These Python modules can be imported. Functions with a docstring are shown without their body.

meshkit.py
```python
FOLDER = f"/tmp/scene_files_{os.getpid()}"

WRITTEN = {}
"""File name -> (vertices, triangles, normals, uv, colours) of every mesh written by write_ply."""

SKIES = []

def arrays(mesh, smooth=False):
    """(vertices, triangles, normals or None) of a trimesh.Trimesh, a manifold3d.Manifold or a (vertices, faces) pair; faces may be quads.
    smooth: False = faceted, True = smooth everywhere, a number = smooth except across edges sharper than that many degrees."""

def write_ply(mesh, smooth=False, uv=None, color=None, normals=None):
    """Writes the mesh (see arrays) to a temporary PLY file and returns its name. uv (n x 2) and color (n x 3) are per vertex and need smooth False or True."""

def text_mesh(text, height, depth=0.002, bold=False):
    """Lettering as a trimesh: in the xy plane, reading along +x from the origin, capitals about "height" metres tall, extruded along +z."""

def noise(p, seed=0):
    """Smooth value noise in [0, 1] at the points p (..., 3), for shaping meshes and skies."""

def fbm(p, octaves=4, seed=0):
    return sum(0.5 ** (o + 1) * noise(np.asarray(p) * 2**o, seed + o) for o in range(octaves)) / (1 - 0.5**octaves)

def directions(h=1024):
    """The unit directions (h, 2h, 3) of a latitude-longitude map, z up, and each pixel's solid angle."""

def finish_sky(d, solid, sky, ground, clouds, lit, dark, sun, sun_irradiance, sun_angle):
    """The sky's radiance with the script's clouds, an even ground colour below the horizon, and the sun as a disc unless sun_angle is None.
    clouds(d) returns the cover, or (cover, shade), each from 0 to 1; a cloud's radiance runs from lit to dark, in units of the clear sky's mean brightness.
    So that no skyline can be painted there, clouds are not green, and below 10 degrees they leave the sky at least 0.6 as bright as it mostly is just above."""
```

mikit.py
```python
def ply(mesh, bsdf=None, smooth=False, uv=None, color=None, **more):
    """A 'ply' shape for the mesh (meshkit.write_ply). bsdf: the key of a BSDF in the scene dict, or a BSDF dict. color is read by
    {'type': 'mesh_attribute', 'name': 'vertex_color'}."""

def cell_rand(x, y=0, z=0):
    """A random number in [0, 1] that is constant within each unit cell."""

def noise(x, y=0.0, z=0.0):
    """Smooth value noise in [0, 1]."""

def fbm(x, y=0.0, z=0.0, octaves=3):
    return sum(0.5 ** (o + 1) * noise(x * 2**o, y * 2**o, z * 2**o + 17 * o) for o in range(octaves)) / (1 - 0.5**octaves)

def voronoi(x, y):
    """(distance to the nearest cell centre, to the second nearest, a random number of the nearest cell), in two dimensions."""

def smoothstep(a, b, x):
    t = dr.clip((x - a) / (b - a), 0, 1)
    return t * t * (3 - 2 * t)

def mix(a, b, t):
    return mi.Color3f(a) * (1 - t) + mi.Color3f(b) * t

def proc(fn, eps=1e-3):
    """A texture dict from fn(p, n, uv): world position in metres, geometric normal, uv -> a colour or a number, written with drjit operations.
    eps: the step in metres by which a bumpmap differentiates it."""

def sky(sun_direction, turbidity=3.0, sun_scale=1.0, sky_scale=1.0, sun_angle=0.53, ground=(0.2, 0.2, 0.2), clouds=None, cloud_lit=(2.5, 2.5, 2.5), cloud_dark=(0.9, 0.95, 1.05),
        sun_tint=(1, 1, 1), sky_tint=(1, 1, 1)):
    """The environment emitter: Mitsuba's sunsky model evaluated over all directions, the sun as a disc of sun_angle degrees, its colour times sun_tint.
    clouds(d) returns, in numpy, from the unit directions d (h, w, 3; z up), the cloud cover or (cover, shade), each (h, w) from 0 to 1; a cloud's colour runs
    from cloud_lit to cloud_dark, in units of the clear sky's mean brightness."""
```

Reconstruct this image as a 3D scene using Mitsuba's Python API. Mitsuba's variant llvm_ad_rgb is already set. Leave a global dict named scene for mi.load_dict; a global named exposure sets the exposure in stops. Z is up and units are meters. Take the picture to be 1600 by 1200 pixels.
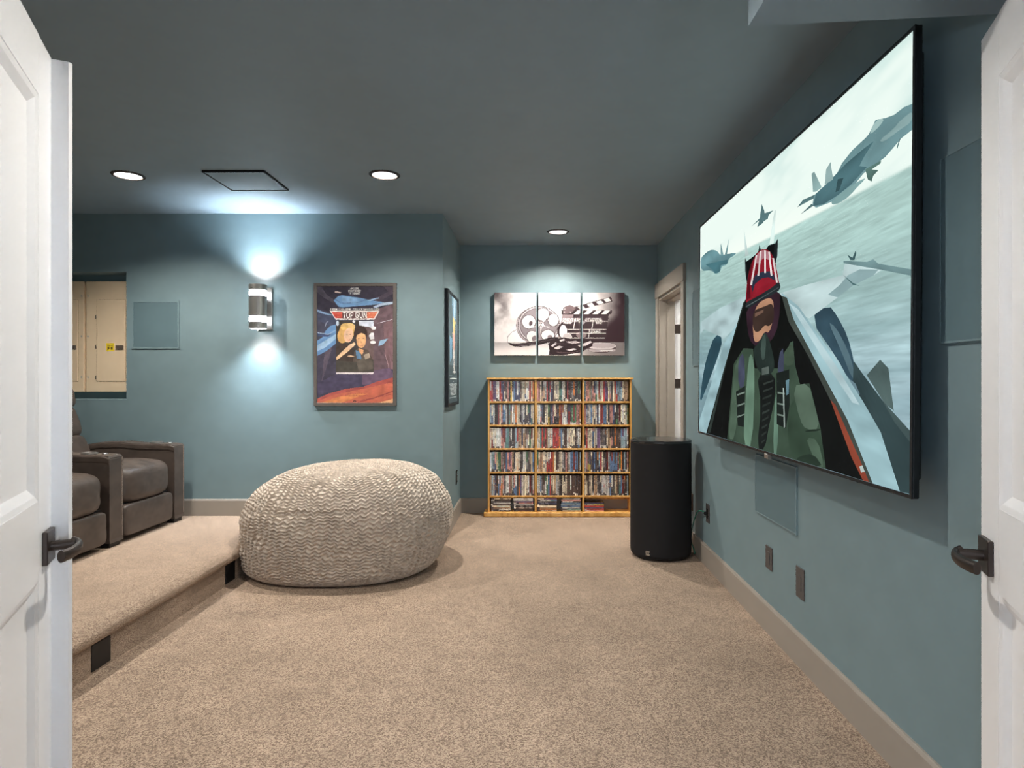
import math, random
import numpy as np, trimesh, shapely, manifold3d
import mitsuba as mi, drjit as dr
import mikit, meshkit
from shapely.geometry import Polygon, Point, box as sbox, LineString
from shapely.ops import unary_union
from shapely import affinity
from trimesh.util import concatenate as cat

T = mi.ScalarTransform4f
rng = np.random.default_rng(7)
scene, labels = {}, {}

# ------------------------------------------------------------ camera, light, exposure
CAM_Z, FOCAL = 1.28, 1005.0
scene['camera'] = {'type': 'perspective', 'fov': math.degrees(2 * math.atan(800 / FOCAL)), 'fov_axis': 'x', 'near_clip': 0.02,
                   'principal_point_offset_x': -(835 - 800) / 1600, 'principal_point_offset_y': (600 - 596) / 1200,
                   'to_world': T().look_at([0, 0, CAM_Z], [0, 1, CAM_Z], [0, 0, 1])}
exposure = 0.0
DOWNLIGHT = [3300.0, 3080.0, 2760.0]          # radiance of the recessed lamps (warm white)
SCONCE = [1150.0, 1250.0, 1360.0]              # the two bulbs inside the wall lamp (cool white)
HALL_FILL = [9.0, 12.0, 16.0]                    # unseen hallway ceiling lamp, added for cool light through the doors
GLOBE_FILL = [52.0, 61.0, 72.0]                  # two made-up hallway globes, added to brighten ceiling and right wall
SIDE = [120.0, 116.0, 106.0]                   # lamp of the small room behind the far door
TV_GAIN = 1.0
DOWNLIGHTS = [(-2.62, 4.15), (-0.964, 4.14), (0.21, 5.71), (-2.62, 1.85), (-0.22, 1.80)]
DIMMED = [1.0, 1.0, 1.2, 0.85, 0.78]        # each lamp's own level

# ------------------------------------------------------------ room dimensions (metres)
CEIL, XR, XL = 2.61, 1.20, -4.70            # ceiling height, right wall, left wall
Y0, YB, YA, XA = 0.75, 5.10, 6.275, -0.726  # wall with the double doors, back wall, alcove end, alcove corner
XP, ZP = -1.93, 0.217                       # riser and height of the seating platform


# ------------------------------------------------------------ helpers
def lin(c):
    c = np.asarray(c, float) / 255.0
    return np.where(c <= 0.04045, c / 12.92, ((c + 0.055) / 1.055) ** 2.4)


def rgb(c):
    return {'type': 'rgb', 'value': [float(x) for x in lin(c)]}


def key_of(name):
    if name not in scene and not any(k.startswith(name + '__') for k in scene):
        return name
    i = 1
    while f'{name}_{i:03d}' in scene or any(k.startswith(f'{name}_{i:03d}__') for k in scene):
        i += 1
    return f'{name}_{i:03d}'


def tag(k, label=None, category=None, group=None, kind=None):
    d = {n: v for n, v in (('label', label), ('category', category), ('group', group), ('kind', kind)) if v}
    if d:
        labels[k] = d
    return k


def thing(name, label, category, group=None):
    return tag(key_of(name), label, category, group)


def part(parent, name, mesh, mat, smooth=False, label=None, kind=None, **more):
    k = key_of(f'{parent}__{name}')
    scene[k] = mikit.ply(mesh, mat, smooth=smooth, **more)
    return tag(k, label, kind=kind)


def single(name, mesh, mat, label, category, smooth=False, group=None, **more):
    k = key_of(name)
    scene[k] = mikit.ply(mesh, mat, smooth=smooth, **more)
    return tag(k, label, category, group)


def struct(name, mesh, mat, smooth=False, label=None, **more):
    k = key_of(name)
    scene[k] = mikit.ply(mesh, mat, smooth=smooth, **more)
    return tag(k, label, kind='structure')


def bx(x0, x1, y0, y1, z0, z1, c=0.0):
    """A box, its edges chamfered by c."""
    x0, x1, y0, y1, z0, z1 = min(x0, x1), max(x0, x1), min(y0, y1), max(y0, y1), min(z0, z1), max(z0, z1)
    if c <= 0:
        m = trimesh.creation.box((x1 - x0, y1 - y0, z1 - z0))
        m.apply_translation(((x0 + x1) / 2, (y0 + y1) / 2, (z0 + z1) / 2))
        return m
    lo, hi = np.array([x0, y0, z0]), np.array([x1, y1, z1])
    pts = []
    for s in np.ndindex(2, 2, 2):
        corner = np.where(s, hi, lo)
        for a in range(3):
            p = corner + np.where(s, -c, c)
            p[a] = corner[a]
            pts.append(p)
    return trimesh.convex.convex_hull(np.array(pts))


def rbox(x0, x1, y0, y1, z0, z1, r, seg=20):
    """A box with rounded edges."""
    x0, x1, y0, y1, z0, z1 = min(x0, x1), max(x0, x1), min(y0, y1), max(y0, y1), min(z0, z1), max(z0, z1)
    s = trimesh.creation.icosphere(2, r).vertices
    pts = np.vstack([s + [x, y, z] for x in (x0 + r, x1 - r) for y in (y0 + r, y1 - r) for z in (z0 + r, z1 - r)])
    return trimesh.convex.convex_hull(pts)


def lathe(profile, n=48, center=(0, 0, 0)):
    """A surface of revolution about z from (radius, z) pairs."""
    p = np.array(profile, float)
    a = np.arange(n) * 2 * np.pi / n
    v = np.stack([p[None, :, 0] * np.cos(a)[:, None], p[None, :, 0] * np.sin(a)[:, None], np.repeat(p[None, :, 1], n, 0)], -1).reshape(-1, 3)
    m, f = len(p), []
    for i in range(n):
        j = (i + 1) % n
        for k in range(m - 1):
            f += [[i * m + k, j * m + k, j * m + k + 1], [i * m + k, j * m + k + 1, i * m + k + 1]]
    t = trimesh.Trimesh(v + np.array(center), f, process=True)
    t.update_faces(t.nondegenerate_faces())
    return t


def disc(x, y, z, r, down=True, n=40):
    a = np.arange(n) * 2 * np.pi / n
    v = np.vstack([[[x, y, z]], np.stack([x + r * np.cos(a), y + r * np.sin(a), np.full(n, z)], 1)])
    i = np.arange(n)
    f = np.stack([i * 0, (i + 1) % n + 1, i + 1] if down else [i * 0, i + 1, (i + 1) % n + 1], 1)
    return trimesh.Trimesh(v, f, process=False)


def prism(poly, h0, h1, axes='xyz'):
    """The polygon (in the first two of the axes) extruded from h0 to h1 along the third."""
    polys = [poly] if poly.geom_type == 'Polygon' else list(poly.geoms)
    out = []
    for g in polys:
        m = trimesh.creation.extrude_polygon(g, h1 - h0, engine='earcut')
        m.apply_translation((0, 0, h0))
        out.append(m)
    m = cat(out)
    order = ['xyz'.index(a) for a in axes]
    v = np.empty_like(m.vertices)
    for i, a in enumerate(order):
        v[:, a] = m.vertices[:, i]
    f = m.faces if axes in ('xyz', 'yzx', 'zxy') else m.faces[:, ::-1]
    return trimesh.Trimesh(v, f, process=False)


def tube(points, r, n=10):
    """A round bar along the points; r may vary per point."""
    p = np.array(points, float)
    r = np.broadcast_to(np.asarray(r, float), (len(p),))
    t = np.gradient(p, axis=0)
    t /= np.linalg.norm(t, axis=1, keepdims=True)
    up = np.array([0, 0, 1.0]) if abs(t[0][2]) < 0.9 else np.array([1.0, 0, 0])
    rings = []
    for q, d, s in zip(p, t, r):
        a = np.cross(up, d)
        a /= np.linalg.norm(a)
        b = np.cross(d, a)
        up = b if abs(np.dot(b, d)) < 0.5 else up
        w = np.arange(n) * 2 * np.pi / n
        rings.append(q + s * (np.cos(w)[:, None] * a + np.sin(w)[:, None] * b))
    v = np.vstack(rings + [p[:1], p[-1:]])
    f, m = [], len(p)
    for i in range(m - 1):
        for k in range(n):
            l = (k + 1) % n
            f += [[i * n + k, i * n + l, (i + 1) * n + l], [i * n + k, (i + 1) * n + l, (i + 1) * n + k]]
    for k in range(n):
        f += [[m * n, (k + 1) % n, k], [m * n + 1, (m - 1) * n + k, (m - 1) * n + (k + 1) % n]]
    return trimesh.Trimesh(v, f, process=False)


def spline(pts, n):
    from scipy.interpolate import CubicSpline
    pts = np.array(pts, float)
    s = np.r_[0, np.cumsum(np.linalg.norm(np.diff(pts, axis=0), axis=1))]
    return CubicSpline(s, pts)(np.linspace(0, s[-1], n))


def frame(x0, x1, z0, z1, w, d, c=0.003):
    """Four mitred bars around a rectangle (outer edges given), facing -y, from y = -d to 0."""
    out = []
    for a, b in (((x0, z0), (x1, z0)), ((x1, z0), (x1, z1)), ((x1, z1), (x0, z1)), ((x0, z1), (x0, z0))):
        a, b = np.array(a), np.array(b)
        u = (b - a) / np.linalg.norm(b - a)
        n = np.array([-u[1], u[0]])
        ring = [(0, 0), (0, -d + c), (c, -d), (w - c, -d), (w, -d + c), (w, 0)]
        v = [[*(p + n * i + u * i * s)] for p, s in ((a, 1), (b, -1)) for i, _ in ring]
        v = np.array([[q[0], ring[k % 6][1], q[1]] for k, q in enumerate(v)])
        out.append(trimesh.convex.convex_hull(v))
    return cat(out)


def art(layers, clip=None, tex=0.0, size=0.0, scale=1.0):
    """Flat coloured shapes (polygon, sRGB), later ones on top, cut so that they lie in one plane: vertices (n, 2), faces, colours."""
    covered, vs, fs, cs, n = Polygon(), [], [], [], 0
    for g, c in reversed(layers):
        g = g.buffer(0)
        if clip is not None:
            g = g.intersection(clip)
        vis = g.difference(covered)
        covered = covered.union(g)
        for q in getattr(vis, 'geoms', [vis]):
            if q.geom_type != 'Polygon' or q.area < 1e-9:
                continue
            v, f = trimesh.creation.triangulate_polygon(q, engine='earcut')
            shade = np.ones(len(v))
            if tex:                                     # a printed picture's uneven tone
                w, f = trimesh.remesh.subdivide_to_size(np.c_[v, np.zeros(len(v))], f, size, max_iter=20)
                v = w[:, :2]
                shade = 1 + tex * 2 * (meshkit.fbm(np.c_[v * scale, np.full(len(v), len(vs) * 3.7)], 3, 4) - 0.5)
            vs.append(v); fs.append(f + n); n += len(v)
            cs.append(lin(c)[None] * shade[:, None])
    v, f = np.vstack(vs), np.vstack(fs)
    a, b, c = v[f[:, 0]], v[f[:, 1]], v[f[:, 2]]
    flip = (b[:, 0] - a[:, 0]) * (c[:, 1] - a[:, 1]) - (b[:, 1] - a[:, 1]) * (c[:, 0] - a[:, 0]) < 0
    f[flip] = f[flip][:, ::-1]
    return v, f, np.vstack(cs)


def ell(x, y, rx, ry, a=0):
    return affinity.rotate(affinity.scale(Point(x, y).buffer(1, 12), rx, ry), a, origin=(x, y))


def poly(*p):
    return Polygon(p).buffer(0)


def line(pts, w):
    return LineString(pts).buffer(w / 2, cap_style=2)


# ------------------------------------------------------------ materials
def mat(name, d, two=True):
    scene[name] = {'type': 'twosided', 'bsdf': d} if two else d
    return name


def plain(name, c, rough=0.6, spec=0.4, **more):
    return mat(name, {'type': 'principled', 'base_color': rgb(c), 'roughness': rough, 'specular': spec, **more})


N, F, V, S = mikit.noise, mikit.fbm, mikit.voronoi, mikit.smoothstep


def MIX(a, b, t):
    a, b = ([float(x) for x in q] if isinstance(q, np.ndarray) else q for q in (a, b))
    return mikit.mix(a, b, t)


def paint(name, c, amount=0.05, rough=0.55):
    a, b = lin(c) * (1 - amount), lin(c) * (1 + amount)
    tex = mikit.proc(lambda p, n, uv: MIX(a, b, F(p.x * 9, p.y * 9, p.z * 9)))
    bump = mikit.proc(lambda p, n, uv: F(p.x * 160, p.y * 160, p.z * 160, 2), eps=1e-3)
    return mat(name, {'type': 'bumpmap', 'arbitrary': bump, 'scale': 0.0012,
                      'bsdf': {'type': 'principled', 'base_color': tex, 'roughness': rough, 'specular': 0.35}})


paint('m_wall', (115, 136, 142))
paint('m_ceiling', (126, 143, 153))
paint('m_hall', (226, 226, 224))
plain('m_trim', (150, 142, 133), 0.45)
plain('m_white', (226, 227, 230), 0.35, 0.5)
plain('m_bronze', (58, 50, 46), 0.35, 0.6, metallic=0.7)
plain('m_black', (16, 16, 18), 0.45)
plain('m_plate', (70, 68, 68), 0.4)
plain('m_gloss', (12, 12, 14), 0.06, 0.6, clearcoat=1.0)
plain('m_tvframe', (22, 24, 27), 0.35)
plain('m_frame', (92, 86, 82), 0.4)
plain('m_nickel', (190, 186, 182), 0.28, 0.5, metallic=0.9)
plain('m_panel', (234, 211, 180), 0.45)
plain('m_panelline', (190, 165, 134), 0.5)
plain('m_latch', (96, 84, 74), 0.4)
plain('m_yellow', (244, 214, 60), 0.5)
plain('m_brownmark', (120, 96, 40), 0.5)
plain('m_reflector', (170, 166, 160), 0.5)
plain('m_cable', (58, 128, 110), 0.5)
plain('m_stitch', (152, 140, 130), 0.6)
plain('m_copper', (122, 62, 44), 0.4)
mat('m_grille', {'type': 'bumpmap', 'arbitrary': mikit.proc(lambda p, n, uv: N(p.x * 420, p.y * 420, p.z * 420)), 'scale': 0.001,
                 'bsdf': {'type': 'principled', 'base_color': rgb((29, 28, 30)), 'roughness': 0.75, 'specular': 0.3}})


def carpet_colour(p, n, uv):
    fine = 0.55 * N(p.x * 210, p.y * 210, p.z * 210) + 0.45 * N(p.x * 420, p.y * 420, p.z * 420 + 5)
    big = F(p.x * 3.1, p.y * 3.1, p.z * 3.1 + 3, 3)
    mid = F(p.x * 18, p.y * 18, p.z * 18 + 9, 2)
    c = MIX(lin((113, 96, 83)), lin((181, 160, 142)), S(0.15, 0.85, fine))
    return c * (0.70 + 0.34 * big + 0.22 * mid)


mat('m_carpet', {'type': 'bumpmap', 'arbitrary': mikit.proc(lambda p, n, uv: F(p.x * 170, p.y * 170, p.z * 170, 2), eps=1.5e-3), 'scale': 0.004,
                 'bsdf': {'type': 'principled', 'base_color': mikit.proc(carpet_colour), 'roughness': 0.95, 'specular': 0.05, 'sheen': 0.4}})


def leather_colour(p, n, uv):
    return MIX(lin((58, 50, 46)), lin((86, 75, 68)), F(p.x * 14, p.y * 14, p.z * 14))


mat('m_leather', {'type': 'bumpmap', 'arbitrary': mikit.proc(lambda p, n, uv: F(p.x * 120, p.y * 120, p.z * 120, 2)), 'scale': 0.0015,
                  'bsdf': {'type': 'principled', 'base_color': mikit.proc(leather_colour), 'roughness': 0.42, 'specular': 0.5}})


def fur_colour(p, n, uv):
    return MIX(lin((136, 124, 113)), lin((218, 206, 193)), 0.25 + 0.75 * F(p.x * 60, p.y * 60, p.z * 60, 2))


mat('m_fur', {'type': 'principled', 'base_color': mikit.proc(fur_colour), 'roughness': 0.95, 'specular': 0.05, 'sheen': 0.7})


def pine_colour(p, n, uv):
    w = F(p.x * 40, p.y * 40, p.z * 2.0 + 0.6 * N(p.x * 6, p.y * 6, p.z * 3), 3)
    return MIX(lin((186, 132, 62)), lin((230, 182, 110)), S(0.25, 0.75, w))


mat('m_pine', {'type': 'principled', 'base_color': mikit.proc(pine_colour), 'roughness': 0.4, 'specular': 0.4})
mat('m_print', {'type': 'principled', 'base_color': {'type': 'mesh_attribute', 'name': 'vertex_color'}, 'roughness': 0.6, 'specular': 0.3})
mat('m_glazed', {'type': 'principled', 'base_color': {'type': 'mesh_attribute', 'name': 'vertex_color'}, 'roughness': 0.05, 'specular': 0.5})
mat('m_spine', {'type': 'principled', 'base_color': {'type': 'mesh_attribute', 'name': 'vertex_color'}, 'roughness': 0.3, 'specular': 0.4})
plain('m_lettering', (240, 238, 236), 0.6)
mat('m_screen', {'type': 'diffuse', 'reflectance': rgb((20, 20, 22))})
plain('m_door_trim_dark', (46, 44, 46), 0.5)


# ------------------------------------------------------------ the room shell
struct('floor', bx(XL - 0.1, XR + 2.0, -2.4, YA + 0.15, -0.1, 0.0), 'm_carpet', label='beige flecked carpet of the cinema room')
holes = unary_union([Point(x, y).buffer(0.079, 16) for x, y in DOWNLIGHTS])
slab = sbox(XL - 0.1, Y0 - 0.15, XR + 0.2, YA + 0.12).difference(holes)
struct('ceiling', prism(slab, CEIL, CEIL + 0.03), 'm_ceiling', label='slate blue painted ceiling with recessed downlights')
# right wall with the far door's opening (in y, z)
DY0, DY1, DZ = 5.20, 6.165, 2.075
w = sbox(Y0, 0, YA + 0.12, CEIL).difference(sbox(DY0, -0.1, DY1, DZ))
struct('wall_right', prism(w, XR, XR + 0.20, 'yzx'), 'm_wall', label='blue grey wall that carries the television')
# back wall with the recess of the electrical panels (in x, z)
NX0, NX1, NZ0, NZ1 = -4.12, -3.235, 1.138, 2.148
w = sbox(XL, 0, XA, CEIL).difference(sbox(NX0, NZ0, NX1, NZ1))
back = prism(w, YB, YB + 0.16, 'xzy')
struct('wall_back', back, 'm_wall', label='blue grey back wall with the wall lamp and the recess')
struct('wall_recess', bx(NX0 - 0.02, NX1 + 0.02, YB + 0.16, YB + 0.19, NZ0 - 0.02, NZ1 + 0.02), 'm_wall', label='rear of the recess for the electrical panels')
struct('trim_6', bx(NX0, NX1, YB - 0.003, YB + 0.16, NZ0 - 0.004, NZ0 + 0.002, 0.0015), 'm_wall', label='thin lip on the sill of the wall recess, added to catch light')  # lip laid over the recess sill so that its edge catches light
struct('wall_alcove_left', bx(XA - 0.16, XA, YB + 0.1601, YA + 0.12, 0, CEIL), 'm_wall', label='short return wall between back wall and alcove')
struct('wall_alcove', bx(XA, XR, YA, YA + 0.12, 0, CEIL), 'm_wall', label='end wall of the alcove behind the film shelf')
struct('wall_left', bx(XL - 0.1, XL, Y0 - 0.15, YB + 0.16, 0, CEIL), 'm_wall', label='left wall of the cinema room')
# wall with the double doors
OX0, OX1, OZ = -0.80, 0.735, 2.05
w = sbox(XL, 0, XR + 0.2, CEIL).difference(sbox(OX0, -0.1, OX1, OZ))
struct('wall_front', prism(w, Y0 - 0.15, Y0, 'xzy'), 'm_wall', label='wall with the double door opening')
jamb = cat([bx(OX0, OX0 + 0.018, Y0 - 0.17, Y0 + 0.002, 0, OZ), bx(OX1 - 0.018, OX1, Y0 - 0.17, Y0 + 0.002, 0, OZ), bx(OX0, OX1, Y0 - 0.17, Y0 + 0.002, OZ - 0.018, OZ)])
struct('trim_1', jamb, 'm_white', label='white jamb of the double doors')
# soffit over the entrance
so = Polygon([(0.566, Y0), (0.566, 1.702), (XR, 1.645), (XR, Y0)])
struct('ceiling_soffit', prism(so, 2.22, CEIL), 'm_ceiling', label='boxed soffit under the ceiling beside the door')
# seating platform: riser, deck with a rolled carpet nosing
deck = Polygon([(XL, 0), (XP, 0), (XP, 0.135)] + [(XP + 0.034 * math.cos(a), 0.169 + 0.034 * math.sin(a) * 1.0) for a in np.linspace(-1.3, 0.55, 9)]
               + [(XP + 0.012, 0.205), (XP - 0.012, 0.213), (XP - 0.05, ZP), (XL, ZP)])
platform = prism(deck, 1.0, YB, 'xzy')
struct('floor_platform', platform, 'm_carpet', smooth=40, label='carpeted seating platform with rolled front edge')
# hallway behind the camera and room behind the far door
hall = [bx(-1.7, -1.6, -2.4, Y0 - 0.15, 0, CEIL), bx(1.6, 1.7, -2.4, Y0 - 0.15, 0, CEIL), bx(-1.7, 1.7, -2.4, -2.3, 0, CEIL)]
for i, h in enumerate(hall):
    struct('wall_hall', h, 'm_hall', label='pale wall of the hallway')
struct('wall_hall', bx(-1.6, OX0, Y0 - 0.158, Y0 - 0.15, 0, CEIL), 'm_hall')
struct('wall_hall', bx(OX1, 1.6, Y0 - 0.158, Y0 - 0.15, 0, CEIL), 'm_hall')
struct('ceiling_hall', bx(-1.7, 1.7, -2.4, Y0 - 0.15, CEIL, CEIL + 0.03), 'm_hall', label='white hallway ceiling')
X2 = XR + 0.2
struct('wall_side_room', bx(X2 + 1.4, X2 + 1.5, 4.4, YA + 0.12, 0, CEIL), 'm_hall')
struct('wall_side_room', bx(X2, X2 + 1.5, 4.3, 4.4, 0, CEIL), 'm_hall')
struct('wall_side_room', bx(X2, X2 + 1.5, YA + 0.12, YA + 0.2, 0, CEIL), 'm_hall')
struct('ceiling_side_room', bx(X2, X2 + 1.5, 4.3, YA + 0.2, CEIL, CEIL + 0.03), 'm_hall')

# ------------------------------------------------------------ baseboards and door casing
BH, BT = 0.145, 0.016


def base_profile(length, h=BH):
    """Baseboard along +x from 0 to length, back on y = 0, front at y = -BT."""
    q = Polygon([(0, 0), (-BT, 0), (-BT, h - 0.012), (-BT + 0.006, h - 0.002), (-BT + 0.008, h), (0, h)])
    return prism(q, 0, length, 'yzx')


def placed(m, x, y, z=0, deg=0):
    m = m.copy()
    m.apply_transform(trimesh.transformations.rotation_matrix(math.radians(deg), (0, 0, 1)))
    m.apply_translation((x, y, z))
    return m


struct('baseboard_right', placed(base_profile(DY0 - 0.11 - Y0), XR, DY0 - 0.11, 0, -90), 'm_trim', label='greige baseboard under the television wall')
struct('baseboard_back', placed(base_profile(XA + BT - XP - 0.0), XP, YB, 0), 'm_trim', label='greige baseboard behind the bean bag')
struct('baseboard_platform', placed(base_profile(XP - XL, 0.132), XL, YB, ZP), 'm_trim', label='greige baseboard at the rear of the platform')
struct('baseboard_alcove_left', placed(base_profile(YA - YB + BT), XA, YB - BT, 0, 90), 'm_trim', label='greige baseboard of the short return wall')
struct('baseboard_alcove', placed(base_profile(XR - XA - BT), XA + BT, YA, 0), 'm_trim', label='greige baseboard behind the film shelf')
# casing around the far door (room side), jamb and stop
CX = XR - 0.02
casing = [bx(CX, XR, DY0 - 0.10, DY0 - 0.005, 0, DZ + 0.005, 0.002), bx(CX, XR, DY1 + 0.005, YA - 0.002, 0, DZ + 0.005, 0.002)]
struct('trim_2', cat(casing), 'm_trim', label='greige side casings of the far door')
struct('trim_3', bx(CX - 0.006, XR, DY0 - 0.112, YA - 0.002, DZ + 0.005, DZ + 0.145, 0.002), 'm_trim', label='greige head casing of the far door')
jm = [bx(XR - 0.002, XR + 0.2, DY1 - 0.018, DY1, 0, DZ), bx(XR - 0.002, XR + 0.2, DY0, DY0 + 0.018, 0, DZ), bx(XR - 0.002, XR + 0.2, DY0, DY1, DZ - 0.018, DZ)]
struct('trim_4', cat(jm), 'm_trim', label='greige jamb of the far door')
st = [bx(XR + 0.07, XR + 0.14, DY1 - 0.030, DY1 - 0.018, 0, DZ - 0.018), bx(XR + 0.07, XR + 0.14, DY0 + 0.018, DY0 + 0.030, 0, DZ - 0.018), bx(XR + 0.07, XR + 0.14, DY0, DY1, DZ - 0.032, DZ - 0.018)]
struct('trim_7', bx(XR + 0.1402, XR + 0.2, DY1 - 0.0192, DY1 - 0.0175, 0, DZ - 0.018), 'm_white', label='rebate of the far door jamb, the light on it painted in white')  # white colour stands in for light falling on this part of the jamb
struct('trim_5', cat(st), 'm_trim', label='door stop of the far door')
# the far door stands open in the next room, hinged on the far jamb
fd = tag(key_of('door_1'), 'pale door standing open beyond the alcove door frame', kind='structure')
fx = XR + 0.205
part(fd, 'leaf', bx(fx, fx + 0.78, DY1 + 0.002, DY1 + 0.037, 0.01, DZ - 0.025, 0.002), 'm_white')
for z in (0.25, 1.26, 1.78):
    hg = bx(XR + 0.143, XR + 0.197, DY1 - 0.0215, DY1 - 0.0190, z - 0.045, z + 0.045)
    kn = tube([(XR + 0.203, DY1 - 0.012, z - 0.045), (XR + 0.203, DY1 - 0.012, z + 0.045)], 0.007)
    part(fd, 'hinge', cat([hg, kn]), 'm_bronze', label='dark bronze butt hinge')

# ------------------------------------------------------------ the white double doors, opened into the room


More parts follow.
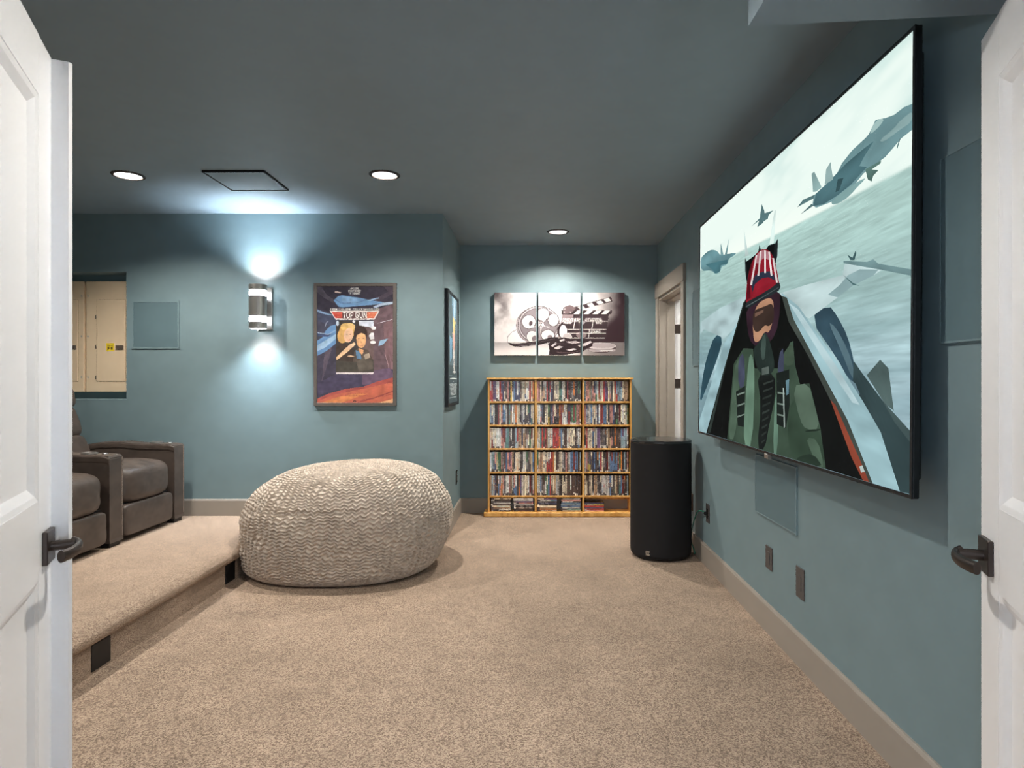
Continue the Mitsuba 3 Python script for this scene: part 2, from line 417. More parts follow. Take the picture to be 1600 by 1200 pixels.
def door_leaf(name, hinge, latch, side, label, astragal):
    """side: +1 if the visible face lies to the right of the direction hinge -> latch (seen from above)."""
    h, l = np.array(hinge), np.array(latch)
    L = np.linalg.norm(l - h)
    d = (l - h) / L
    n = np.array([d[1], -d[0]]) * side
    th, H0, H1 = 0.035, 0.012, 2.034

    def loc(m):                      # local (s along leaf, t out of the face, z) -> world
        v = np.asarray(m.vertices)
        w = np.c_[h[0] + d[0] * v[:, 0] + n[0] * v[:, 1], h[1] + d[1] * v[:, 0] + n[1] * v[:, 1], v[:, 2]]
        return trimesh.Trimesh(w, m.faces if side < 0 else m.faces[:, ::-1], process=False)

    k = tag(key_of(name), label, kind='structure')
    st, rail_t, rail_b, mid0, mid1 = 0.115, 0.13, 0.22, 0.845, 1.02
    body = cat([bx(0, st, -th, 0, H0, H1, 0.0015), bx(L - st, L, -th, 0, H0, H1, 0.0015), bx(st, L - st, -th, 0, H1 - rail_t, H1, 0), bx(st, L - st, -th, 0, H0, H0 + rail_b, 0), bx(st, L - st, -th, 0, mid0, mid1, 0)])
    part(k, 'stiles_and_rails', loc(body), 'm_white')
    for z0, z1 in ((H0 + rail_b, mid0), (mid1, H1 - rail_t)):
        ogee = []
        for a, b, s0, s1 in (((st, z0), (L - st, z0), 1, 1), ((L - st, z0), (L - st, z1), 1, 1), ((L - st, z1), (st, z1), 1, 1), ((st, z1), (st, z0), 1, 1)):
            a, b = np.array(a), np.array(b)
            u = (b - a) / np.linalg.norm(b - a)
            q = np.array([-u[1], u[0]])
            prof = [(0, -0.001), (0.012, -0.004), (0.024, -0.012), (0.030, -0.014), (0.030, -0.03), (0, -0.03)]
            v = np.array([[*(pp + q * i + u * i * sg)] for pp, sg in ((a, 1), (b, -1)) for i, _ in prof])
            v = np.array([[vv[0], prof[j % 6][1], vv[1]] for j, vv in enumerate(v)])
            ogee.append(trimesh.convex.convex_hull(v))
        pn = part(k, 'panel', loc(bx(st, L - st, -0.026, -0.014, z0, z1)), 'm_white')
        part(pn, 'moulding', loc(cat(ogee)), 'm_white')
    if astragal:
        q = Polygon([(L - 0.004, -0.03), (L - 0.004, 0.034), (L + 0.004, 0.040), (L + 0.026, 0.036), (L + 0.034, 0.026), (L + 0.034, -0.03)])
        part(k, 'astragal', loc(prism(q, H0, H1 - 0.004)), 'm_white', label='white astragal strip on the latch edge')
    zc, sc = 0.908, L - 0.052
    hd = part(k, 'lever_handle', loc(bx(sc - 0.034, sc + 0.034, 0, 0.011, zc - 0.037, zc + 0.037, 0.0015)), 'm_bronze', label='dark bronze square lever handle')
    part(hd, 'shank', loc(tube([(sc, 0.008, zc), (sc, 0.03, zc), (sc, 0.056, zc)], 0.0115, 16)), 'm_bronze', smooth=40)
    arc = spline([(sc + 0.008, 0.050, zc + 0.002), (sc - 0.006, 0.062, zc), (sc - 0.035, 0.066, zc - 0.002), (sc - 0.075, 0.060, zc - 0.003), (sc - 0.105, 0.048, zc - 0.003)], 24)
    lv = tube(arc, np.linspace(0.008, 0.0088, 24), 14)
    c = arc[:, 2].mean()
    lv.vertices[:, 2] = c + (lv.vertices[:, 2] - c) * 1.5
    part(hd, 'lever', loc(lv), 'm_bronze', smooth=40)
    for z in (0.25, 1.02, 1.80):
        part(k, 'hinge', loc(tube([(-0.004, -th - 0.004, z - 0.05), (-0.004, -th - 0.004, z + 0.05)], 0.007)), 'm_bronze')
    return k


door_leaf('door_2', (-0.795, 0.812), (-1.1257, 1.4985), 1, 'white panelled door leaf at the left edge of the view', True)
door_leaf('door_3', (0.730, 0.710), (0.9877, 1.4222), -1, 'white panelled door leaf at the right edge of the view', False)

# ------------------------------------------------------------ recessed downlights
where = ['downlight above the dark recliners, left of the square ceiling grille', 'downlight right of the square ceiling grille, above the bean bag', 'small downlight in the alcove ceiling above the film shelf',
         'downlight over the near part of the seating platform', 'downlight over the carpet just inside the double doors']
for (x, y), t, level in zip(DOWNLIGHTS, where, DIMMED):
    k = thing('downlight', 'recessed ' + t, 'ceiling light', 'recessed downlights')
    part(k, 'trim', lathe([(0.0775, 0.0), (0.0775, -0.004), (0.082, -0.008), (0.096, -0.005), (0.099, 0.0)], 48, (x, y, CEIL)), 'm_bronze', smooth=40, label='dark bronze trim ring')
    part(k, 'reflector', lathe([(0.0775, 0.0), (0.072, 0.03), (0.060, 0.075), (0.0, 0.0755)], 48, (x, y, CEIL)), 'm_reflector', smooth=30)
    scene[key_of(k + '__bulb')] = mikit.ply(lathe([(0.0, 0.026), (0.020, 0.027), (0.031, 0.031), (0.034, 0.040)], 32, (x, y, CEIL)), 'm_reflector', smooth=True,
                                            emitter={'type': 'area', 'radiance': {'type': 'rgb', 'value': [q * level for q in DOWNLIGHT]}, 'sampling_weight': 3.0})
for nm, x, y, r, c, lab in (('unseen_ceiling_lamp', 0.0, -1.0, 0.24, HALL_FILL, 'round flush ceiling lamp added in the unseen hallway'), ('unseen_ceiling_lamp', X2 + 0.6, 5.6, 0.15, SIDE, 'round flush ceiling lamp in the room behind the far door')):  # the hallway lamp is added to send cool light into the room
    k = thing(nm, lab, 'ceiling light')
    part(k, 'base', lathe([(0, 0), (r + 0.02, 0), (r + 0.02, -0.03), (r, -0.03)], 40, (x, y, CEIL)), 'm_nickel', smooth=30)
    scene[key_of(k + '__diffuser')] = mikit.ply(lathe([(0.0, -0.07), (r * 0.6, -0.062), (r * 0.9, -0.045), (r, -0.025)], 40, (x, y, CEIL)), 'm_white', smooth=True,
                                                emitter={'type': 'area', 'radiance': {'type': 'rgb', 'value': c}})

for x, y, z, lab in ((-0.85, -1.35, 1.30, 'added light globe on the left of the unseen hallway'), (0.95, -1.6, 0.95, 'lower added light globe on the right of the unseen hallway')):  # invented globes, lighting the room through the doorway
    k = thing('added_globe_lamp', lab, 'added lamp')
    part(k, 'base', lathe([(0, 0), (0.13, 0), (0.13, 0.015), (0.02, 0.03), (0, 0.03)], 32, (x, y, 0)), 'm_bronze', smooth=30)
    part(k, 'pole', tube([(x, y, 0.02), (x, y, z - 0.14)], 0.011), 'm_bronze')
    scene[k + '__shade'] = mikit.ply(trimesh.creation.icosphere(3, 0.15).apply_translation((x, y, z)), 'm_white', smooth=True, emitter={'type': 'area', 'radiance': {'type': 'rgb', 'value': GLOBE_FILL}})

# square grille of the ceiling speaker
k = thing('ceiling_speaker', 'square flush speaker grille in the ceiling between two downlights', 'speaker')
part(k, 'bezel', prism(sbox(-2.095, 4.05, -1.70, 4.45).difference(sbox(-2.085, 4.06, -1.71, 4.44)), CEIL - 0.012, CEIL), 'm_black', label='black rim painted as the shade around the grille edge')  # black ring stands in for shade along the raised grille
part(k, 'grille', bx(-2.087, -1.708, 4.058, 4.442, CEIL - 0.009, CEIL - 0.001), 'm_ceiling')

# ------------------------------------------------------------ wall lamp
SX, SY, SZ0, SZ1, SR = -2.135, 4.965, 1.69, 2.026, 0.066
k = thing('wall_sconce', 'cylindrical up and down wall lamp on the back wall, lit', 'wall lamp')
part(k, 'backplate', bx(SX - 0.062, SX + 0.062, YB - 0.02, YB, SZ0 + 0.0, SZ1 - 0.005, 0.003), 'm_nickel')
part(k, 'arm', cat([bx(SX - 0.02, SX + 0.02, SY + SR - 0.004, YB - 0.018, z - 0.015, z + 0.015, 0.002) for z in (1.80, 1.915)]), 'm_nickel')


def ringband(z0, z1, r=SR, t=0.003):
    return lathe([(r, z0), (r, z1), (r - t, z1), (r - t, z0), (r, z0)], 48, (SX, SY, 0))


sh = part(k, 'shade', cat([ringband(SZ0, 1.735), ringband(1.785, 1.935), ringband(1.985, SZ1)]), 'm_nickel', smooth=40, label='brushed nickel cylinder shade')
part(sh, 'post', cat([tube([(SX + SR * 0.96 * math.cos(a), SY + SR * 0.96 * math.sin(a), SZ0), (SX + SR * 0.96 * math.cos(a), SY + SR * 0.96 * math.sin(a), SZ1)], 0.0025, 8) for a in (0.3, 2.84)]), 'm_nickel')
for z0, z1 in ((1.735, 1.785), (1.935, 1.985)):
    kk = key_of(k + '__glass_band')
    scene[kk] = mikit.ply(lathe([(SR - 0.004, z0), (SR - 0.002, (z0 + z1) / 2), (SR - 0.004, z1)], 48, (SX, SY, 0)), 'm_white', smooth=True, emitter={'type': 'area', 'radiance': {'type': 'rgb', 'value': [11.0, 12.0, 13.0]}})
    labels[kk] = {'label': 'glowing frosted glass band'}
for z, down in ((SZ1 - 0.070, False), (SZ0 + 0.070, True)):
    scene[key_of(k + '__bulb')] = mikit.ply(disc(SX, SY, z, 0.042, down), 'm_white', emitter={'type': 'area', 'radiance': {'type': 'rgb', 'value': SCONCE}, 'sampling_weight': 2.0})
part(k, 'core', lathe([(0.046, SZ0 + 0.072), (0.046, SZ1 - 0.072)], 32, (SX, SY, 0)), 'm_nickel', smooth=40)
part(k, 'bottom_ring', lathe([(0.060, SZ0 - 0.006), (0.060, SZ0), (0.052, SZ0), (0.052, SZ0 - 0.006), (0.060, SZ0 - 0.006)], 40, (SX, SY, 0)), 'm_white', smooth=40)
part(k, 'finial', lathe([(0, -0.02), (0.006, -0.016), (0.007, 0.0), (0.0, 0.004)], 12, (SX, SY, SZ0 - 0.004)), 'm_nickel', smooth=40)

# ------------------------------------------------------------ electrical panels in the recess
for x0, x1, lab in ((-3.628, -3.262, 'tan electrical panel cover with yellow sticker in the wall recess'), (-4.02, -3.645, 'tan electrical panel cover, left one in the wall recess, half hidden by the door')):
    k = thing('electrical_panel', lab, 'electrical panel')
    z0, z1, y = 1.195, 2.09, YB + 0.115
    part(k, 'cover', bx(x0, x1, y - 0.012, YB + 0.16, z0, z1, 0.003), 'm_panel')
    a, b, c, d = x0 + 0.09, x1 - 0.045, z0 + 0.085, z1 - 0.15
    dr_ = part(k, 'door', bx(a, b, y - 0.017, y - 0.011, c, d, 0.002), 'm_panel')
    part(dr_, 'rim', prism(sbox(a - 0.003, c - 0.003, b + 0.003, d + 0.003).difference(sbox(a, c, b, d)), y - 0.0135, y - 0.011, 'xzy'), 'm_panelline', label='fine groove around the panel door')
    part(dr_, 'latch', cat([bx(b - 0.075, b - 0.012, y - 0.024, y - 0.016, 1.535, 1.572, 0.002), bx(b - 0.036, b - 0.022, y - 0.027, y - 0.023, 1.545, 1.562, 0.001)]), 'm_latch', label='dark slide latch')
    for z in (1.31, 1.56, 1.80):
        part(dr_, 'hinge', bx(a - 0.012, a - 0.006, y - 0.0165, y - 0.011, z - 0.014, z + 0.014), 'm_latch')
    for xx in (x0 + 0.018, x1 - 0.018):
        for z in (z0 + 0.12, z0 + 0.45, z1 - 0.12):
            part(k, 'screw', placed(trimesh.creation.cylinder(0.006, 0.004, 10).apply_transform(trimesh.transformations.rotation_matrix(math.pi / 2, (1, 0, 0))), xx, y - 0.013, z), 'm_nickel')
    if x1 > -3.5:
        s = part(k, 'sticker', bx(b - 0.152, b - 0.088, y - 0.0185, y - 0.0165, 1.525, 1.59), 'm_yellow', label='yellow warning sticker')
        part(s, 'print', cat([bx(b - 0.142 + 0.026 * i, b - 0.127 + 0.026 * i, y - 0.0190, y - 0.0184, 1.537, 1.56) for i in range(2)] + [bx(b - 0.142, b - 0.100, y - 0.019, y - 0.0184, 1.568, 1.572)]), 'm_brownmark')

# ------------------------------------------------------------ flush speakers and wall plates


def wall_speaker(x0, x1, z0, z1, wall, lab):
    k = thing('wall_speaker', lab, 'speaker', None)
    if wall == 'back':
        part(k, 'bezel', prism(sbox(x0, z0, x1, z1).difference(sbox(x0 + 0.012, z0 + 0.012, x1 - 0.012, z1 - 0.012)), YB - 0.010, YB, 'xzy'), 'm_wall')
        part(k, 'grille', bx(x0 + 0.010, x1 - 0.010, YB - 0.007, YB, z0 + 0.010, z1 - 0.010), 'm_speaker')
    else:
        part(k, 'bezel', prism(sbox(x0, z0, x1, z1).difference(sbox(x0 + 0.006, z0 + 0.006, x1 - 0.006, z1 - 0.006)), XR - 0.010, XR, 'yzx'), 'm_wall')
        part(k, 'grille', bx(XR - 0.008, XR, x0 + 0.005, x1 - 0.005, z0 + 0.005, z1 - 0.005), 'm_speaker')
    return k


paint('m_speaker', (92, 114, 121), 0.03)
wall_speaker(-3.187, -2.812, 1.54, 1.92, 'back', 'square painted wall speaker between electrical recess and wall lamp')
wall_speaker(2.927, 3.475, 0.58, 0.89, 'right', 'painted flush wall speaker below the television')
wall_speaker(1.345, 1.893, 1.39, 1.935, 'right', 'large square painted wall speaker between television and white right door')
wall_speaker(4.30, 4.842, 1.395, 1.96, 'right', 'painted wall speaker between far door casing and television, mostly hidden')


def plate(y0, y1, z0, z1, lab, kind):
    k = thing('wall_plate', lab, kind)
    part(k, 'cover', bx(XR - 0.006, XR, y0, y1, z0, z1, 0.002), 'm_plate')
    yc, zc = (y0 + y1) / 2, (z0 + z1) / 2
    part(k, 'insert', bx(XR - 0.0085, XR - 0.004, yc - 0.017, yc + 0.017, zc - 0.033, zc + 0.033, 0.001), 'm_black' if kind == 'outlet' else 'm_plate')
    return k


plate(3.235, 3.325, 0.322, 0.438, 'dark blank wall plate below the flush speaker, farther of two', 'wall plate')
plate(2.852, 2.94, 0.303, 0.442, 'dark wall plate low on the right wall, nearest to the viewer', 'wall plate')
o1 = plate(4.40, 4.48, 0.305, 0.433, 'black wall outlet beside the tall speaker with green cable in it', 'outlet')
k = thing('wall_plate', 'black wall outlet on the alcove return wall right of the bean bag', 'outlet')
part(k, 'cover', bx(XA, XA + 0.006, 5.93, 6.01, 0.325, 0.455, 0.002), 'm_black')
part(k, 'insert', bx(XA + 0.004, XA + 0.009, 5.953, 5.987, 0.357, 0.423, 0.001), 'm_plate')
k = thing('power_plug', 'brown plug in an outlet on the wall just behind the tall speaker', 'plug')
part(k, 'cover', bx(XR - 0.006, XR, 4.86, 4.94, 0.30, 0.43, 0.002), 'm_latch')
part(k, 'plug', rbox(XR - 0.045, XR - 0.004, 4.885, 4.915, 0.35, 0.385, 0.008), 'm_copper', smooth=40)
cab = spline([(XR - 0.010, 4.44, 0.37), (XR - 0.034, 4.50, 0.375), (XR - 0.035, 4.62, 0.33), (XR - 0.033, 4.74, 0.22), (XR - 0.031, 4.78, 0.08), (XR - 0.028, 4.70, 0.03), (XR - 0.026, 4.74, 0.010)], 50)
k = thing('speaker_cable', 'thin green cable hanging from the outlet behind the tall speaker', 'cable')
part(k, 'cord', tube(cab, 0.0042, 8), 'm_cable', smooth=True)
part(k, 'plug', rbox(XR - 0.030, XR - 0.008, 4.43, 4.45, 0.36, 0.38, 0.004), 'm_black')

# step light plates in the riser
for y, lab in ((2.80, 'black step plate in the platform riser, nearer to the viewer'), (4.015, 'black step plate in the platform riser beside the bean bag')):
    k = thing('step_plate', lab, 'step light', None)
    part(k, 'plate', bx(XP - 0.01, XP + 0.004, y, y + 0.125, 0.012, 0.128, 0.0015), 'm_black')

# ------------------------------------------------------------ media shelf
FY, FB = 6.10, 6.266                         # front and back of the shelf
sx0, sx1 = -0.443, 0.923
k = thing('media_shelf', 'pine media shelf of three bays and six rows at the alcove end', 'shelf')
part(k, 'top', bx(sx0 - 0.014, sx1 + 0.014, FY - 0.012, FB, 1.298, 1.316, 0.003), 'm_pine')
part(k, 'base', bx(sx0 - 0.035, sx1 + 0.004, FY - 0.045, FB, 0.006, 0.042, 0.004), 'm_pine')
for x in (sx0 + 0.009, sx1 - 0.009):
    part(k, 'side_panel', bx(x - 0.009, x + 0.009, FY, FB, 0.042, 1.298, 0.0015), 'm_pine')
DIV = [sx0 + 0.009, 0.013, 0.464, sx1 - 0.009]
for x in DIV[1:3]:
    part(k, 'divider', bx(x - 0.0095, x + 0.0095, FY - 0.002, FB, 0.042, 1.298, 0.0015), 'm_pine')
part(k, 'back_panel', bx(sx0 + 0.01, sx1 - 0.01, FB - 0.006, FB - 0.001, 0.042, 1.298), 'm_pine')
ROWZ = [1.083, 0.861, 0.638, 0.412, 0.187]
for b in range(3):
    for z in ROWZ:
        part(k, 'shelf_board', bx(DIV[b] + 0.009, DIV[b + 1] - 0.009, FY + 0.004, FB - 0.006, z - 0.008, z + 0.008, 0.001), 'm_pine')

# ------------------------------------------------------------ film cases
COLS = {'cream': (236, 222, 200), 'white': (240, 238, 234), 'pale grey': (198, 194, 192), 'black': (38, 34, 36), 'dark brown': (74, 58, 54), 'charcoal': (66, 64, 70), 'red': (178, 52, 52), 'dark red': (118, 40, 42),
        'pink': (222, 158, 152), 'navy': (56, 66, 104), 'blue': (92, 132, 184), 'pale blue': (160, 192, 212), 'teal': (92, 148, 150), 'green': (66, 120, 84), 'yellow': (230, 200, 96), 'orange': (216, 122, 56), 'purple': (108, 82, 128), 'tan': (186, 156, 126)}
COLS = {n: tuple(0.78 * np.array(c) + 0.22 * np.array([176, 152, 140])) if n not in ('cream', 'white', 'pale grey') else c for n, c in COLS.items()}
NAMES = list(COLS)
W = np.array([22, 14, 8, 10, 8, 7, 5, 4, 6, 4, 4, 4, 2, 2, 2, 3, 3, 6], float)
W /= W.sum()
ORD = ['first', 'second', 'third', 'fourth', 'fifth', 'sixth', 'seventh', 'eighth', 'ninth', 'tenth', 'eleventh', 'twelfth', 'thirteenth', 'fourteenth', 'fifteenth', 'sixteenth', 'seventeenth', 'eighteenth', 'nineteenth',
       'twentieth', 'twenty-first', 'twenty-second', 'twenty-third', 'twenty-fourth', 'twenty-fifth', 'twenty-sixth', 'twenty-seventh', 'twenty-eighth', 'twenty-ninth', 'thirtieth']


def case(x, y, z, w, h, base, flat=False, d=0.135):
    """One film case, its printed spine towards -y: (vertices, faces, colours). Flat: lying, the spine's length along x."""
    c0 = np.array(COLS[base], float) * rng.uniform(0.85, 1.08)
    dark = c0.mean() < 110
    segs, zs = [], [0.0]
    n = 13
    cuts = np.sort(rng.uniform(0.06, 0.94, n - 1))
    for a in list(cuts) + [1.0]:
        zs.append(a)
    t0, t1 = sorted(rng.uniform(0.12, 0.95, 2))
    tc = (np.array([235, 228, 220]) if dark else np.array([60, 46, 48])) if rng.random() < 0.6 else np.array(COLS[NAMES[rng.integers(6, len(NAMES))]], float)
    two = np.array(COLS[NAMES[rng.choice(len(NAMES), p=W)]], float)
    split = rng.uniform(0.2, 0.8) if rng.random() < 0.28 else 2
    v, f, c = [], [], []

    def quad(p, col):
        m = len(v)
        v.extend(p); f.extend([[m, m + 1, m + 2], [m, m + 2, m + 3]]); c.extend([lin(np.clip(col, 0, 255))] * 4)

    for i, (a, b) in enumerate(zip(zs[:-1], zs[1:])):
        mid = (a + b) / 2
        col = two if mid > split else c0
        if t0 < mid < t1 and i % 2:
            col = 0.42 * tc + 0.58 * col
        if b < 0.16 and rng.random() < 0.5:
            col = np.array([228, 222, 216.0]) if dark else np.array([80, 70, 70.0])
        col = col * rng.uniform(0.88, 1.1)
        e = 0.0012
        quad([(e, 0, a * h), (w - e, 0, a * h), (w - e, 0, b * h), (e, 0, b * h)], col)
    side = np.array([34, 33, 35.0])
    e = 0.0012
    quad([(e, 0, 0), (e, 0, h), (0, e, h), (0, e, 0)], c0 * 0.8)
    quad([(w - e, 0, 0), (w, e, 0), (w, e, h), (w - e, 0, h)], c0 * 0.8)
    quad([(0, e, 0), (0, e, h), (0, d, h), (0, d, 0)], side)
    quad([(w, e, 0), (w, d, 0), (w, d, h), (w, e, h)], side)
    quad([(e, 0, h), (w - e, 0, h), (w, d, h), (0, d, h)], side)
    quad([(e, 0, 0), (0, d, 0), (w, d, 0), (w - e, 0, 0)], side)
    quad([(0, d, 0), (0, d, h), (w, d, h), (w, d, 0)], side)
    v = np.array(v)
    if flat:
        v = np.c_[v[:, 2], v[:, 1], w - v[:, 0]]
    return v + [x, y, z], np.array(f), np.array(c)


def add_case(m, label, group):
    k = key_of('film_case')
    scene[k] = mikit.ply((m[0], m[1]), 'm_spine', color=m[2])
    tag(k, label, 'film case', group)


ROWN, BAYN = ['top', 'second', 'third', 'fourth', 'fifth'], ['left', 'middle', 'right']
rest = [[], [], []]
floors = [z + 0.0085 for z in ROWZ]
for r in range(5):
    for b in range(3):
        x, end, i = DIV[b] + 0.0115, DIV[b + 1] - 0.0105, 0
        prev = None
        nmax = int((end - x) / 0.0149)
        while x + 0.0149 <= end:
            col = NAMES[rng.choice(len(NAMES), p=W)]
            if prev and rng.random() < 0.18:
                col = prev
            if (r, b) == (0, 1) and i >= nmax - 7 or (r, b) == (4, 1) and i >= nmax - 9:
                col = 'charcoal' if r == 0 else 'dark brown'
            if (r, b) == (2, 1) and 10 <= i < 15:
                col = 'red' if i < 14 else 'orange'
            if (r, b) == (0, 2) and nmax - 8 < i < nmax - 4:
                col = 'pale blue'
            if (r, b) == (2, 2) and nmax - 6 < i < nmax - 2:
                col = 'pale blue'
            if (r, b) == (2, 2) and i == 19:
                col = 'orange'
            if (r, b) == (0, 1) and i == 14:
                col = 'green'
            if (r, b) == (0, 0) and 16 <= i <= 18:
                col = 'navy'
            prev = col
            h = 0.190 + rng.uniform(-0.003, 0.003)
            m = case(x, FY + 0.012 + rng.uniform(0, 0.006), floors[r], 0.0141, h, col)
            if r < 3:
                add_case(m, f'{col} film case, {ORD[i]} from the left in the {ROWN[r]} row of the {BAYN[b]} bay', 'film cases standing in the pine shelf')
            else:
                m = (m[0], m[1] + sum(len(q[0]) for q in rest[0]), m[2])
                rest[0].append((m[0],)); rest[1].append(m[1]); rest[2].append(m[2])
            x += 0.0149 + rng.uniform(0, 0.0002)
            i += 1
k = key_of('film_cases')
scene[k] = mikit.ply((np.vstack([q[0] for q in rest[0]]), np.vstack(rest[1])), 'm_spine', color=np.vstack(rest[2]))
tag(k, 'rows of mixed film cases filling the fourth and fifth rows of the pine shelf', 'film cases', None, 'stuff')
STACKS = [(767.2, 9, 'leftmost', 'left bay', ['black', 'charcoal', 'tan', 'cream', 'dark brown', 'pale grey', 'charcoal', 'black', 'cream']), (802.6, 9, 'second', 'left bay, beside its divider', ['charcoal', 'black', 'dark brown', 'black', 'pale grey', 'charcoal', 'purple', 'pale grey', 'white']),
          (839.2, 9, 'third', 'middle bay', ['cream', 'orange', 'tan', 'cream', 'black', 'navy', 'charcoal', 'pale grey', 'cream']), (876.6, 9, 'fourth', 'middle bay, beside its right divider', ['cream', 'charcoal', 'white', 'blue', 'pale blue', 'blue', 'white', 'pink', 'pale grey']), (912.6, 6, 'short', 'right bay', ['white', 'red', 'purple', 'red', 'cream', 'navy'])]
STACKS_N = [q[2] for q in STACKS]
for px, n, nm, where, cols in STACKS:
    for j in range(n):
        x = (px - 835) * 6.11 / 1005 + rng.uniform(-0.004, 0.004)
        m = case(max(x, DIV[(0, 0, 1, 1, 2)[STACKS_N.index(nm)]] + 0.012), FY + 0.014 + rng.uniform(0, 0.01), 0.0425 + j * 0.0143, 0.0140, 0.186, cols[j], True)
        mx = m[0][:, 0].max() - (DIV[(1, 1, 2, 2, 3)[STACKS_N.index(nm)]] - 0.012)
        m = (m[0] - [max(mx, 0), 0, 0], m[1], m[2])
        add_case(m, f'{cols[j]} film case lying {ORD[j]} from bottom in the {nm} stack on the shelf base', 'film cases lying in stacks on the shelf base')


# ------------------------------------------------------------ pictures on the walls
def place_art(layers, to_world, matname, parent, name, clip=None, flip=False, label=None, tex=0.0):
    v, f, c = art(layers, clip, tex, 0.02, 40.0)
    k = key_of(f'{parent}__{name}')
    scene[k] = mikit.ply((to_world(v), f[:, ::-1] if flip else f), matname, color=c)
    return tag(k, label)


def canvas_tone(p, n, uv):
    u, v = (p.x + 0.40) / 1.29, (p.z - 1.535) / 0.61
    smoke = F(p.x * 7, p.z * 7, 1.0, 4)
    t = 0.95 - 0.75 * S(0.36, 0.0, u) * S(0.20, 0.95, v + 0.5 * (smoke - 0.5)) * S(0.15, 0.75, smoke) - 0.18 * S(0.25, 0.0, u) * smoke
    t = t - 0.95 * S(0.66, 0.98, u + 0.25 * S(0.75, 0.1, v) + 0.10 * (smoke - 0.5))
    table = S(0.215, 0.195, v)
    sh = 0.42 + 0.5 * S(0.22, 0.02, dr.abs(v - 0.02 - 0.1 * (u - 0.3))) * S(0.45, 0.2, dr.abs(u - 0.28)) - 0.22 * S(0.55, 0.9, u)
    t = t * (1 - table) + (sh * (0.85 + 0.3 * smoke)) * table
    return MIX(lin((48, 32, 38)), lin((232, 225, 225)), dr.clip(t, 0, 1))


mat('m_canvas', {'type': 'principled', 'base_color': mikit.proc(canvas_tone), 'roughness': 0.8, 'specular': 0.2})
plain('m_canvas_edge', (70, 56, 60), 0.8)
KY = 6.236
to_x = lambda X: ((740 + X / 3.0) - 835) * KY / 1005
to_z = lambda Y: CAM_Z + (596 - (420 + Y / 3.0)) * KY / 1005


def crop(g):
    """From the sketch's own grid (3 units to about 6 mm) to metres on the wall."""
    return affinity.affine_transform(g, [KY / 3015, 0, 0, -KY / 3015, to_x(0), to_z(0)])


dk, md, lt, wh, gy = (40, 28, 32), (92, 75, 81), (186, 176, 180), (244, 240, 240), (136, 121, 127)
L = []
reel = ell(306, 263, 99, 88)
L += [(ell(298, 266, 99, 88), gy), (ell(296, 266, 95, 84), lt), (reel, (86, 70, 75)), (ell(306, 263, 96, 85), (206, 198, 202)), (ell(306, 263, 90, 79), (118, 103, 109)), (ell(306, 263, 86, 76), (150, 139, 145))]
for x, y, rx, ry in ((259, 249, 31, 31), (325, 214, 29, 29), (374, 240, 24, 29), (276, 318, 27, 27), (348, 312, 30, 26)):
    L += [(ell(x, y, rx + 3, ry + 3), (96, 80, 85)), (ell(x, y, rx, ry), (246, 244, 244))]
L += [(ell(268, 256, 8, 12, 20), md), (ell(284, 326, 10, 14, 30), gy), (ell(358, 320, 12, 10), gy)]
for a in range(0, 360, 72):
    ca, sa = math.cos(math.radians(a + 18)), math.sin(math.radians(a + 18))
    L += [(line([(316 + 14 * ca, 263 + 13 * sa), (316 + 42 * ca, 263 + 38 * sa)], 5), wh), (line([(316 + 14 * ca + 4, 263 + 13 * sa), (316 + 42 * ca + 4, 263 + 38 * sa)], 1.2), md)]
L += [(ell(316, 263, 14, 13), wh)]
for a in range(0, 360, 60):
    L += [(ell(316 + 9 * math.cos(math.radians(a)), 263 + 8.4 * math.sin(math.radians(a)), 2.1, 2.1), dk)]
L += [(ell(316, 263, 3.4, 3.4), dk), (line([(158, 345), (160, 318), (178, 298), (204, 284)], 3), lt)]
strip = poly((160, 346), (200, 352), (300, 338), (360, 322), (425, 318), (425, 336), (360, 344), (300, 358), (206, 368), (172, 358))
L += [(strip, dk), (line([(175, 352), (205, 357), (300, 345), (380, 328)], 2.2), md), (line([(190, 366), (300, 354)], 2), lt)]
board = poly((417, 213), (634, 213), (615, 345), (392, 345))
L += [(board, (56, 40, 45)), (poly((417, 213), (470, 213), (445, 300), (430, 345), (392, 345)), (150, 132, 136)), (ell(430, 290, 38, 40), (48, 33, 38)), (ell(420, 295, 18, 32), (236, 230, 232)), (ell(440, 320, 22, 18), (200, 190, 192)), (ell(505, 310, 24, 16), (140, 122, 126))]
for a, b in (((412, 246), (628, 246)), ((405, 284), (622, 284)), ((402, 302), (620, 302)), ((396, 325), (616, 325))):
    L += [(line([a, b], 3.2), (240, 234, 234))]
for a, b in (((474, 247), (468, 283)), ((560, 247), (554, 283)), ((544, 285), (538, 325))):
    L += [(line([a, b], 3.4), (240, 234, 234))]
bar = poly((412, 194), (650, 194), (646, 212), (634, 214), (412, 214))
L += [(bar, (50, 36, 40))]
for x in (468, 514, 556, 596):
    L += [(poly((x + 20, 195), (x + 46, 195), (x + 26, 213), (x, 213)).intersection(bar), wh)]
arm = poly((420, 182), (452, 168), (468, 180), (644, 131), (651, 153), (500, 192), (425, 206), (418, 196))
L += [(arm, (56, 40, 45)), (poly((420, 182), (452, 168), (480, 184), (455, 210), (420, 212)), (108, 88, 92)), (ell(427, 188, 4, 4), lt), (ell(425, 203, 4, 4), lt), (ell(455, 204, 4, 4), lt)]
for x, y in ((486, 178), (530, 166), (572, 154), (608, 143)):
    L += [(poly((x, y), (x + 24, y - 7), (x + 38, y + 7), (x + 14, y + 14)), wh)]
